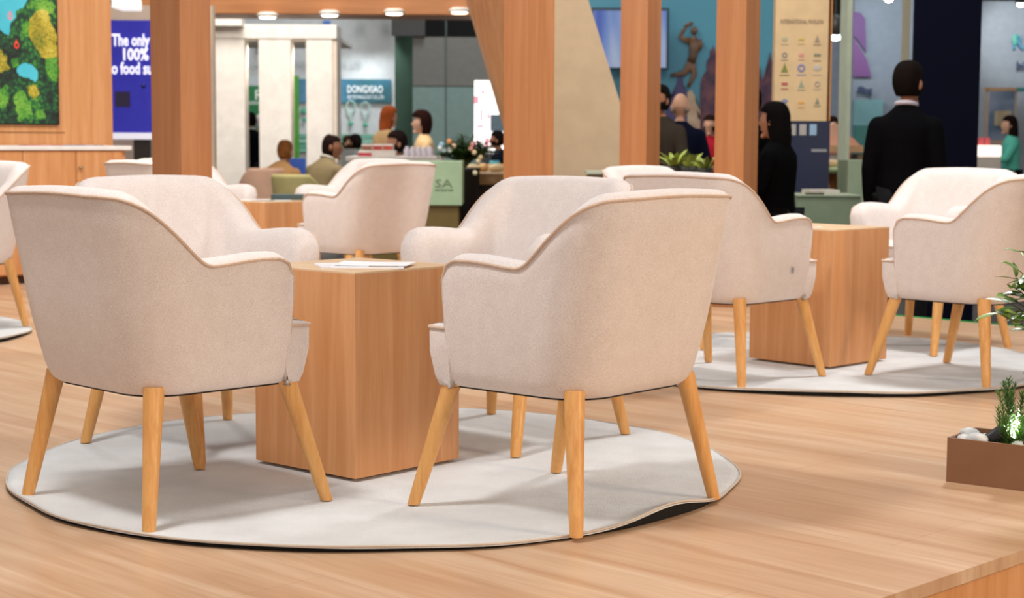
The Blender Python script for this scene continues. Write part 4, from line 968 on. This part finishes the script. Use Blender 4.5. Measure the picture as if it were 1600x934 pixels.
def rosemary(base, n, hgt, label, seed, spread=.35):
    rnd = random.Random(seed); t = thing('rosemary_plant', label, 'plant', base); st_, fo = B(), B()
    for k in range(n):
        h = hgt*(1 if k == 0 else rnd.uniform(.45, .95)); dx, dy = rnd.uniform(-1, 1)*spread*h, rnd.uniform(-1, 1)*spread*h*.6
        if k == 0: dx, dy = -.02, 0
        bx_, by_ = rnd.uniform(-.05, .05), rnd.uniform(-.03, .03)
        pts = [Vector((bx_+dx*(i/10)**1.3 + .004*math.sin(i+k), by_+dy*(i/10)**1.3, h*i/10)) for i in range(11)]
        tube(st_, pts, [.0022*(1-.7*i/10) for i in range(11)], 5)
        N_ = int(h*620)
        for j in range(N_):
            f = .08+.92*j/N_; q = f*10; i = min(9, int(q)); p = pts[i].lerp(pts[i+1], q-i); a = j*2.4; el = .45+.5*f
            d = Vector((math.cos(a), math.sin(a), el)); leaf(fo, p, d, rnd.uniform(.018, .032)*(1.15-.5*f), .0021, n=3, fold=.2, droop=-.12)
    obj('stem', st_, M_STEM, t); obj('foliage', fo, plain('#5c8c3c', .5, var=.35), t, True, recalc=False)
    return t
b1 = MP @ Vector((.245, .10, .10)); c_ = at(1568, 690, b1.y)
b1 = Vector((at(1594, 690, b1.y).x+.0, b1.y, b1.z))
rosemary((b1.x-.006, b1.y+.02, b1.z-.02), 13, .225, 'feathery rosemary plant lit by the black garden lamp', 11, .30)
rosemary((b1.x+.045, b1.y-.01, b1.z-.02), 14, .15, 'low bushy rosemary cut by the right frame edge, in the planter', 13, .45)
# broad leaved shrub rooted in the planter beyond the frame
sb = MP @ Vector((.50, .10, .10)); sh = thing('leafy_shrub', 'glossy broad leaved shrub reaching in before the greyish armchair', 'plant', sb)
stm, fol = B(), B(); rnd = random.Random(21)
tg = []
for (px, py) in ((1552, 492), (1566, 466), (1572, 450), (1576, 436), (1580, 424), (1568, 476), (1590, 398), (1580, 494), (1590, 458), (1594, 418), (1575, 484), (1586, 442), (1600, 470), (1606, 400), (1612, 440), (1620, 470), (1625, 380), (1598, 440)):
    tg.append(at(px, py, sb.y + rnd.uniform(-.05, .06)) - sb)
for k, e in enumerate(tg):
    s_ = Vector((rnd.uniform(-.02, .02), rnd.uniform(-.02, .02), 0)); m1 = Vector((e.x*.25+.01, e.y*.4, e.z*.62))
    pts = []
    for i in range(9):
        t = i/8; pts.append(s_*(1-t)**2 + m1*2*t*(1-t) + (e+Vector((.018, 0, .004)))*t*t)
    tube(stm, pts, [.004*(1-.7*i/8) for i in range(9)], 6)
    for j in range(13):
        t = .42+.58*j/12; q = t*8; i = min(7, int(q)); p = pts[i].lerp(pts[i+1], q-i); fw = (pts[i+1]-pts[i]).normalized(); a = j*2.4+k
        side = Vector((math.cos(a), math.sin(a)*.8, rnd.uniform(-.5, .5)))
        leaf(fol, p, (fw*.6+side*.75+Vector((-.25, 0, -.1))), rnd.uniform(.042, .068)*(1 if j < 12 else 1.15), rnd.uniform(.010, .015), n=6, droop=.15, up=Vector((rnd.uniform(-.4, .4), rnd.uniform(-.5, .1), 1)))
obj('stems', stm, M_STEM, sh, True); 
M_GL, nt_, b__ = nodes('glossy_leaf'); b__.inputs['Roughness'].default_value = .32
n_ = nt_.nodes.new('ShaderNodeTexNoise'); n_.inputs['Scale'].default_value = 22; tc_ = nt_.nodes.new('ShaderNodeTexCoord'); nt_.links.new(tc_.outputs['Object'], n_.inputs['Vector'])
r_ = nt_.nodes.new('ShaderNodeValToRGB'); r_.color_ramp.elements[0].position = .35; r_.color_ramp.elements[1].position = .7; r_.color_ramp.elements[0].color = S('#3a6426'); r_.color_ramp.elements[1].color = S('#8fae52')
nt_.links.new(n_.outputs['Fac'], r_.inputs[0]); nt_.links.new(r_.outputs[0], b__.inputs['Base Color'])
obj('foliage', fol, M_GL, sh, True, recalc=False)
# bushy flowering plant beside the mint counter
def bushy(cx, cy, z0, w_, h_, seed, label, m, n=420, L=(.05, .09), wd=.012, pot=None, flowers=None, lean=(0, 0), name='potted_plant'):
    rnd = random.Random(seed); t = thing(name, label, 'plant', (cx, cy, HZ)); fo, st_ = B(), B()
    base = Vector((0, 0, z0-HZ-.02))
    for k in range(int(n/14)):
        a = rnd.uniform(0, 2*PI); rr = math.sqrt(rnd.random())*w_*.5; zz = h_*(1-(rr/(w_*.5))**1.6*.55)*rnd.uniform(.55, 1)
        tip = Vector((rr*math.cos(a)+lean[0]*zz, rr*math.sin(a)*.7, z0-HZ+zz)); pts = [base.lerp(tip, i/5)+Vector((0, 0, .05*math.sin(PI*i/5))) for i in range(6)]
        tube(st_, pts, .004, 5)
        for j in range(14):
            f = .3+.7*j/13; q = f*5; i = min(4, int(q)); p = pts[i].lerp(pts[i+1], q-i); a2 = j*2.4+k
            leaf(fo, p, Vector((math.cos(a2), math.sin(a2), .45)), rnd.uniform(*L), wd, n=4, droop=.3)
    obj('stems', st_, M_STEM, t); obj('foliage', fo, m, t, True, recalc=False)
    if pot: b_ = B(); lathe(b_, [(pot[0]*.75, 0), (pot[0], z0-HZ-.02), (pot[0]+.012, z0-HZ), (pot[0]*.9, z0-HZ-.01)], 24); obj('pot', b_, plain(pot[1], .5), t, True)
    for i, (px, py, c_) in enumerate(flowers or []):
        p = at(px, py, cy-.1); b_ = B(); sph(b_, (p.x-cx, p.y-cy, p.z-HZ), .022, u=8, v=6); obj('flower', b_, plain(c_, .5, 0), t, True)
    return t
c = at(724, 258, 13.3)
bushy(c.x, c.y, at(724, 262, 13.3).z, .46, .30, 31, 'bushy dark green plant with small flowers in black pot beside mint counter', plain('#3f6a2a', .5, var=.4), 1100, (.05, .09), .011, (.13, '#0f100e'),
      [(688, 231, '#f2f4f8'), (694, 234, '#cfe0f0'), (703, 234, '#ffffff'), (690, 226, '#9fc4e0'), (702, 221, '#e8a060'), (709, 228, '#e8c8b0'), (735, 232, '#f0b0a0'), (741, 238, '#f0d8b0'), (747, 252, '#f0e0b8'), (742, 270, '#f6efc8'), (751, 246, '#e8d0a0'), (738, 226, '#f4a8a0')], (.12, 0))
c = at(729, 240, 13.5)
def pplant(px, py, Y, n, L, label, seed, col, wd, z0=None, pot=('#3a3a34', .12), cat='plant'):
    rnd = random.Random(seed); c = at(px, py, Y); z0 = c.z; t = thing('potted_plant', label, cat, (c.x, c.y, HZ)); fo = B()
    for k in range(n):
        a = k*2.4; el = rnd.uniform(.7, 2.6); leaf(fo, Vector((.02*math.cos(a), .02*math.sin(a), z0-HZ-.02)), Vector((math.cos(a), math.sin(a), el)), L*rnd.uniform(.7, 1.1), wd, n=8, droop=.35, fold=.3)
    obj('foliage', fo, plain(col, .5, var=.3), t, True, recalc=False)
    b_ = B(); lathe(b_, [(pot[1]*.7, 0), (pot[1], z0-HZ-.02), (pot[1], z0-HZ), (pot[1]*.85, z0-HZ-.02)], 20); obj('pot', b_, plain(pot[0], .5), t, True)
pplant(1054, 258, 10.75, 18, .20, 'yellow green leafy plant between the two right posts, nearer the left one', 41, '#a3b44a', .017, pot=('#3a3a34', .05))
pplant(1078, 260, 11.0, 18, .19, 'yellow green leafy plant behind its twin, in front of the bald man', 42, '#a9b850', .016, pot=('#3a3a34', .05))
pplant(1101, 262, 10.6, 15, .17, 'darker low leafy plant touching the post beside the two people in black', 43, '#8c9c40', .014, pot=('#3a3a34', .05))

# ------------------------------------------------------------------ people
SKIN = {'a': '#c4957a', 'b': '#a06c50', 'c': '#dcae94'}
def skinmesh(verts, edges, rads, sub=1):
    me = bpy.data.meshes.new('tmp'); me.from_pydata([tuple(v) for v in verts], edges, []); o = bpy.data.objects.new('tmp', me); C.objects.link(o)
    md = o.modifiers.new('s', 'SKIN'); md.use_smooth_shade = True
    if not me.skin_vertices: 
        bm = bmesh.new(); bm.from_mesh(me); bm.verts.layers.skin.verify(); bm.to_mesh(me); bm.free()
    for i, r in enumerate(rads):
        sv = me.skin_vertices[0].data[i]; sv.radius = r if isinstance(r, tuple) else (r, r); sv.use_root = (i == 0)
    ss = o.modifiers.new('u', 'SUBSURF'); ss.levels = sub; ss.render_levels = sub
    dg = bpy.context.evaluated_depsgraph_get(); out = bpy.data.meshes.new_from_object(o.evaluated_get(dg))
    bpy.data.objects.remove(o); return out
def chain(lists):
    """lists of [(key or point, radius)] sharing keys -> verts, edges, rads"""
    vs, es, rs, idx = [], [], [], {}
    for L in lists:
        prev = None
        for p, r in L:
            k = tuple(round(c, 5) for c in p)
            if k not in idx: idx[k] = len(vs); vs.append(p); rs.append(r)
            if prev is not None and prev != idx[k]: es.append((prev, idx[k]))
            prev = idx[k]
    return vs, es, rs
def person(label, loc, rz, h=1.72, pose='stand', top='#111114', bottom='#101013', skin='a', hair=('short', '#1e1410'), arms='down', collar=None, head_turn=0, head_tilt=0, lean=0, build=1.0, z0=HZ):
    s = h/1.75; t = thing('person', label, 'person', (loc[0], loc[1], z0), rz)
    sit = pose == 'sit'; dz = -.47 if sit else 0
    R = Matrix.Translation((0, 0, .98+dz)) @ Matrix.Rotation(-lean, 4, 'X') @ Matrix.Translation((0, 0, -.98-dz))
    def U(x, y, z): return (R @ Vector((x*build, y, z+dz)))
    def V(x, y, z): return Vector((x, y, z))
    pel = U(0, 0, .98); wai = U(0, .0, 1.12); che = U(0, .005, 1.30); upc = U(0, -.01, 1.41); nb = U(0, -.01, 1.485); nt = U(0, .01, 1.57)
    J = {}
    for sd in (-1, 1):
        J['hip', sd] = V(.095*sd, 0, .92+dz)
        if sit: J['knee', sd] = V(.11*sd, .43, .52); J['ank', sd] = V(.11*sd, .40, .09); J['toe', sd] = V(.12*sd, .55, .04)
        else: J['knee', sd] = V(.10*sd, .01, .50); J['ank', sd] = V(.10*sd, -.02, .09); J['toe', sd] = V(.12*sd, .13, .035)
        J['sh', sd] = U(.172*sd, -.01, 1.395)
        if arms == 'down': J['el', sd] = U(.222*sd, -.03, 1.14); J['wr', sd] = U(.222*sd, .02, .89); J['fd', sd] = Vector((0, .1, -1))
        elif arms == 'front': J['el', sd] = U(.245*sd, .03, 1.16); J['wr', sd] = U(.10*sd, .24, 1.12); J['fd', sd] = Vector((-.5*sd, .8, .1))
        elif arms == 'table': J['el', sd] = U(.24*sd, .12, 1.18); J['wr', sd] = U(.13*sd, .36, 1.14); J['fd', sd] = Vector((-.2*sd, 1, -.1))
    # body: one continuous surface (trunk, limbs, head, hands with five fingers)
    ch = [[(pel, (.135*build, .10)), (wai, (.125*build, .095)), (che, (.150*build, .105)), (upc, (.105*build, .075)), (nb, .056), (nt, .055)]]
    for sd in (-1, 1):
        ch.append([(upc, .1), (J['sh', sd], .042), (J['sh', sd].lerp(J['el', sd], .5), .047), (J['el', sd], .038), (J['el', sd].lerp(J['wr', sd], .4), .036), (J['wr', sd], .025)])
        ch.append([(pel, .1), (J['hip', sd], .085), (J['hip', sd].lerp(J['knee', sd], .5), .072), (J['knee', sd], .052), (J['knee', sd].lerp(J['ank', sd], .35), .053), (J['ank', sd], .034)])
    me1 = skinmesh(*chain(ch)); bm = B(); bm.from_mesh(me1); bpy.data.meshes.remove(me1)
    HM = Matrix.Translation(nt) @ Matrix.Rotation(head_turn, 4, 'Z') @ Matrix.Rotation(-head_tilt - (lean*.3), 4, 'X') @ Matrix.Scale(1.08, 4)
    def HP(x, y, z): return HM @ Vector((x, y, z))
    q = bmesh.ops.create_uvsphere(bm, u_segments=24, v_segments=16, radius=1)
    for v in q['verts']:
        x, y, z = v.co; jaw = max(0, -z); wx = .074*(1-.30*jaw); wy = .092*(1-.12*jaw) if y > 0 else .094*(1-.35*jaw)
        v.co = HP(x*wx, y*wy + .022 + .01*jaw, z*.118 + .075)
    for c, r, sc in (((0, .118, .065), .015, (.8, 1, 1.4)), ((0, .108, .022), .016, (1.4, .6, .5)), ((0, .095, -.022), .022, (1.2, .9, .8)), ((.076, .012, .068), .022, (.45, .8, 1.4)), ((-.076, .012, .068), .022, (.45, .8, 1.4)), ((0, .104, .092), .03, (1.5, .35, .35))):
        sph(bm, HP(*c), r, sc, 10, 8, HM.to_3x3().to_4x4())
    for sd in (-1, 1):
        w_ = J['wr', sd]; fd = (R.to_3x3() @ J['fd', sd]).normalized(); sv = fd.cross(Vector((sd, 0, 0)) if abs(fd.x) < .7 else Vector((0, 0, 1))).normalized(); pm = sv.cross(fd).normalized()
        palm = w_ + fd*.05; lst = [[(w_, .024), (palm, (.034)), (w_+fd*.085, .030)]]
        for k, (o_, l_) in enumerate(((-.030, .065), (-.010, .075), (.010, .070), (.028, .055))):
            a = w_+fd*.085+sv*o_*.9; b = a+fd*l_*.45+pm*.006; c = b+fd*l_*.4+pm*.022; lst.append([(palm, .03), (a, .010), (b, .009), (c, .0075)])
        th = w_+fd*.03-sv*.03; lst.append([(palm, .03), (th, .012), (th+fd*.035-sv*.018+pm*.01, .010), (th+fd*.06-sv*.018+pm*.02, .008)])
        me1 = skinmesh(*chain(lst)); bm.from_mesh(me1); bpy.data.meshes.remove(me1)
    bmesh.ops.transform(bm, matrix=Matrix.Scale(s, 4), verts=bm.verts)
    o = obj('body', bm, plain(SKIN[skin], .55), t, True)
    rm = o.modifiers.new('r', 'REMESH'); rm.mode = 'VOXEL'; rm.voxel_size = .0085; rm.use_smooth_shade = True
    dg = bpy.context.evaluated_depsgraph_get(); nm = bpy.data.meshes.new_from_object(o.evaluated_get(dg)); o.modifiers.clear(); o.data = nm
    # eyes
    b_ = B()
    for sd in (-1, 1): sph(b_, HP(.030*sd, .098, .078), .0095, (1, .6, .7), 8, 6)
    bmesh.ops.transform(b_, matrix=Matrix.Scale(s, 4), verts=b_.verts); obj('eyes', b_, plain('#1a1210', .3), t, True)
    def cloth(name, lists, m, sc=1):
        me = skinmesh(*chain(lists)); me.transform(Matrix.Scale(s, 4)); return obj(name, me, m, t, True)
    mt, mb = plain(top, .9, spec=.04), plain(bottom, .85, spec=.15)
    bj = B(); rings_ = []
    zs_ = [(.80, .172, .128), (.90, .172, .13), (1.02, .160, .122), (1.12, .152, .115), (1.25, .170, .122), (1.33, .186, .124), (1.39, .192, .118), (1.43, .176, .106), (1.46, .142, .094), (1.485, .108, .082), (1.508, .080, .072), (1.524, .068, .064)]
    if sit: zs_ = [(.93, .165, .135)] + zs_[2:]
    for z, rx, ry in zs_:
        rings_.append([bj.verts.new(U(math.copysign(abs(math.cos(a))**.82, math.cos(a))*rx, -.006 + math.sin(a)*ry, z)) for a in [2*PI*i/28 for i in range(28)]])
    for a_, b_ in zip(rings_, rings_[1:]):
        for i in range(28): bj.faces.new((a_[i], a_[(i+1) % 28], b_[(i+1) % 28], b_[i]))
    bj.faces.new(rings_[0][::-1]); bj.faces.new(rings_[-1])
    for sd in (-1, 1):
        a, e, w2 = J['sh', sd], J['el', sd], J['wr', sd]
        sph(bj, a, .066, (1, 1, .95)); sph(bj, e, .055)
        tube(bj, [a, a.lerp(e, .33), a.lerp(e, .66), e], [.068, .066, .060, .055], 16); tube(bj, [e, e.lerp(w2, .45), w2.lerp(e, .08)], [.055, .050, .041], 16)
    bmesh.ops.transform(bj, matrix=Matrix.Scale(s, 4), verts=bj.verts); bmesh.ops.recalc_face_normals(bj, faces=bj.faces)
    jo = obj('jacket', bj, mt, t, True); rm = jo.modifiers.new('r', 'REMESH'); rm.mode = 'VOXEL'; rm.voxel_size = .011; rm.use_smooth_shade = True
    sm = jo.modifiers.new('s', 'SMOOTH'); sm.factor = .5; sm.iterations = 8
    dg = bpy.context.evaluated_depsgraph_get(); nm = bpy.data.meshes.new_from_object(jo.evaluated_get(dg)); jo.modifiers.clear(); jo.data = nm
    cb = [[(Vector((0, 0, .94+dz)), (.15*build, .12))] + [(J['hip', sd], .105), (J['hip', sd].lerp(J['knee', sd], .5), .088), (J['knee', sd], .070), (J['ank', sd]+Vector((0, 0, .0)), .055)] for sd in (-1, 1)]
    cloth('trousers', cb, mb)
    for sd in (-1, 1):
        me = skinmesh(*chain([[(J['ank', sd]+Vector((0, -.03, -.045)), .035), (J['ank', sd].lerp(J['toe', sd], .5)+Vector((0, 0, -.01)), .036), (J['toe', sd], .028)]])); me.transform(Matrix.Scale(s, 4)); obj('shoe', me, plain('#0c0b0a', .4), t, True)
    if collar:
        b_ = B(); pts = [U(.066*math.cos(a), -.006+.066*math.sin(a), 1.526+.012*-math.sin(a)) for a in [2*PI*i/20 for i in range(20)]]
        tube(b_, pts, .014, 6, closed=True); bmesh.ops.transform(b_, matrix=Matrix.Scale(s, 4), verts=b_.verts); obj('collar', b_, plain(collar, .7), t, True)
    kind, hc = hair; rnd = random.Random(len(label))
    if kind != 'bald':
        b_ = B(); q = bmesh.ops.create_uvsphere(b_, u_segments=28, v_segments=20, radius=1)
        vol = {'short': 1.10, 'long': 1.16, 'curly': 1.34, 'balding': 1.06}[kind]
        for v in q['verts']:
            pw = 2.5; nn_ = (abs(v.co.x)**pw+abs(v.co.y)**pw+abs(v.co.z)**pw)**(-1/pw); v.co *= nn_*.97
            x, y, z = v.co; face = y > .25 and z < .42
            k = vol*(1 + (.05 if kind == 'curly' else .015)*noise.noise(Vector((x, y, z))*(5 if kind == 'curly' else 3)))
            zz = z*.118*k; yy = y*.094*k
            if face: yy = min(yy, .020); k *= .97
            if kind == 'short' and z < -.05: tp = min(1, (-.05-z)/.75); zz = max(z, -.62)*.118*1.05; k *= 1-.20*tp; yy = y*.094*k
            if kind == 'balding' and z > .55 and y > -.2: k *= .92; zz = z*.118*.98
            if kind in ('long',) and z < -.1 and y < .4:
                zz = z*.118*(1+2.2*min(1, -z)); yy = min(yy, -.005)-.035*min(1, -z); k *= 1.0+.25*(-z)
            if kind == 'curly' and z < -.2: zz = z*.118*1.45; yy = min(yy, .0)
            v.co = HP(x*.074*k, yy+.014, zz+.082)
        bmesh.ops.transform(b_, matrix=Matrix.Scale(s, 4), verts=b_.verts); obj('hair', b_, plain(hc, .9, var=.3, spec=.08), t, True)
    else:
        b_ = B()
        for sd in (-1, 1): sph(b_, HP(.062*sd, -.035, .05), .03, (.6, 1.3, .9), 10, 8)
        bmesh.ops.transform(b_, matrix=Matrix.Scale(s, 4), verts=b_.verts); obj('hair', b_, plain(hc, .8), t, True)
    return t
def hgt(py, Y, px=800): return at(px, py, Y).z - HZ
def pp(label, px, ptop, Y, rz, **kw):
    x = at(px, ptop, Y).x; pose = kw.get('pose', 'stand'); top_ = hgt(ptop, Y, px)
    h = top_/ ((1.80 if pose == 'stand' else 1.33)/1.75)
    if 'lean' in kw: h = h/(1-(.77*(1-math.cos(kw['lean'])))/(1.75 if pose == 'stand' else 1.28))
    return person(label, (x, Y), rz, h=h, **kw)
pp('man in black suit standing with his back turned before the navy panel', 1418, 92, 9.6, -.35, collar='#b9b4c0', top='#08080b', skin='b', hair=('short', '#120b08'), build=.92, head_turn=-.35)
pp('person in black standing close to the wooden post, mostly hidden by it', 1172, 128, 10.3, .3, top='#060607', skin='b', hair=('short', '#0d0908'))
pp('woman in black with long dark hair beside the cream logo sign', 1216, 158, 9.9, 1.0, top='#060607', skin='b', hair=('long', '#070505'), build=1.05, arms='front')
pp('man in dark olive jacket with clasped hands before the blue mural', 1033, 130, 13.2, .9+PI/2, top='#3a332c', skin='b', hair=('short', '#14100e'), arms='front')
pp('bald man in navy suit turned towards the blue mural', 1063, 142, 14.2, -.2, top='#101426', skin='a', hair=('bald', '#8a7a70'), build=1.0, arms='front')
pp('person in red top half hidden by the post beside the bald man', 1110, 178, 18, PI-.3, top='#b02434', skin='a', hair=('short', '#2a1a14'), arms='front')
pp('brown haired person peeking out beyond the leaning beige slab', 961, 203, 16, -PI/2, top='#4a3428', skin='b', hair=('short', '#4a2c1a'))
pp('seated woman in tan jacket with light brown hair before the white pillars', 428, 218, 18.2, -.5, pose='sit', top='#c89a68', bottom='#6a5a4a', skin='a', hair=('short', '#8a5a30'), arms='table', build=1.2, lean=.32, head_turn=.2)
pp('seated man in khaki jacket with receding dark hair looking right', 495, 208, 17.3, -.75, pose='sit', top='#8f7f60', bottom='#3a362e', skin='b', hair=('balding', '#241612'), arms='table', collar='#d8d0c0', head_turn=-.8, lean=.28, build=1.2)
pp('man in black suit seen from behind between the first two white pillars', 392, 174, 23, .1, top='#08090d', skin='a', hair=('short', '#15100e'), collar='#c4c0c0')
pp('white haired person in dark clothes by the second white pillar', 406, 178, 24, -.3, top='#14141a', skin='c', hair=('short', '#d8d8d8'))
pp('small seated man in white shirt, left of a pair at the booth wall', 543, 210, 26, -2.2, pose='sit', top='#c6ccd6', skin='a', hair=('short', '#3a2418'))
pp('small seated man in dark grey suit, right of a pair at the booth wall', 557, 208, 25, .8, pose='sit', top='#3c4450', skin='b', hair=('short', '#1a1210'))
pp('woman with long red hair and cream top behind the sample boxes', 600, 165, 19.0, -.9, top='#e2bd8c', bottom='#8a6a50', skin='c', hair=('long', '#a8542a'), arms='front', lean=.08)
pp('seated man in black suit with dark hair between the two women in cream', 624, 202, 16.9, 1.9, pose='sit', top='#181a20', skin='b', hair=('short', '#1c1210'), collar='#c8b8a8')
pp('woman with curly dark hair and cream cardigan facing the seated man', 662, 174, 17.6, 1.75, top='#e6c493', bottom='#8a6a50', skin='c', hair=('curly', '#2a1410'), arms='front', build=1.05)
pp('dark clothed person behind the stall counter beside the middle post', 780, 203, 18, 1.4, top='#141824', skin='b', hair=('short', '#15100e'), arms='front')
pp('dark haired person in pink behind the pinkish heap of brochures', 1301, 180, 17, .2, top='#b87868', skin='b', hair=('short', '#241412'), arms='front')
pp('woman in teal top with long dark hair at the glowing counter', 1581, 180, 21, 1.5, top='#5ab4a0', bottom='#101218', skin='a', hair=('long', '#1a0f0d'), arms='table')
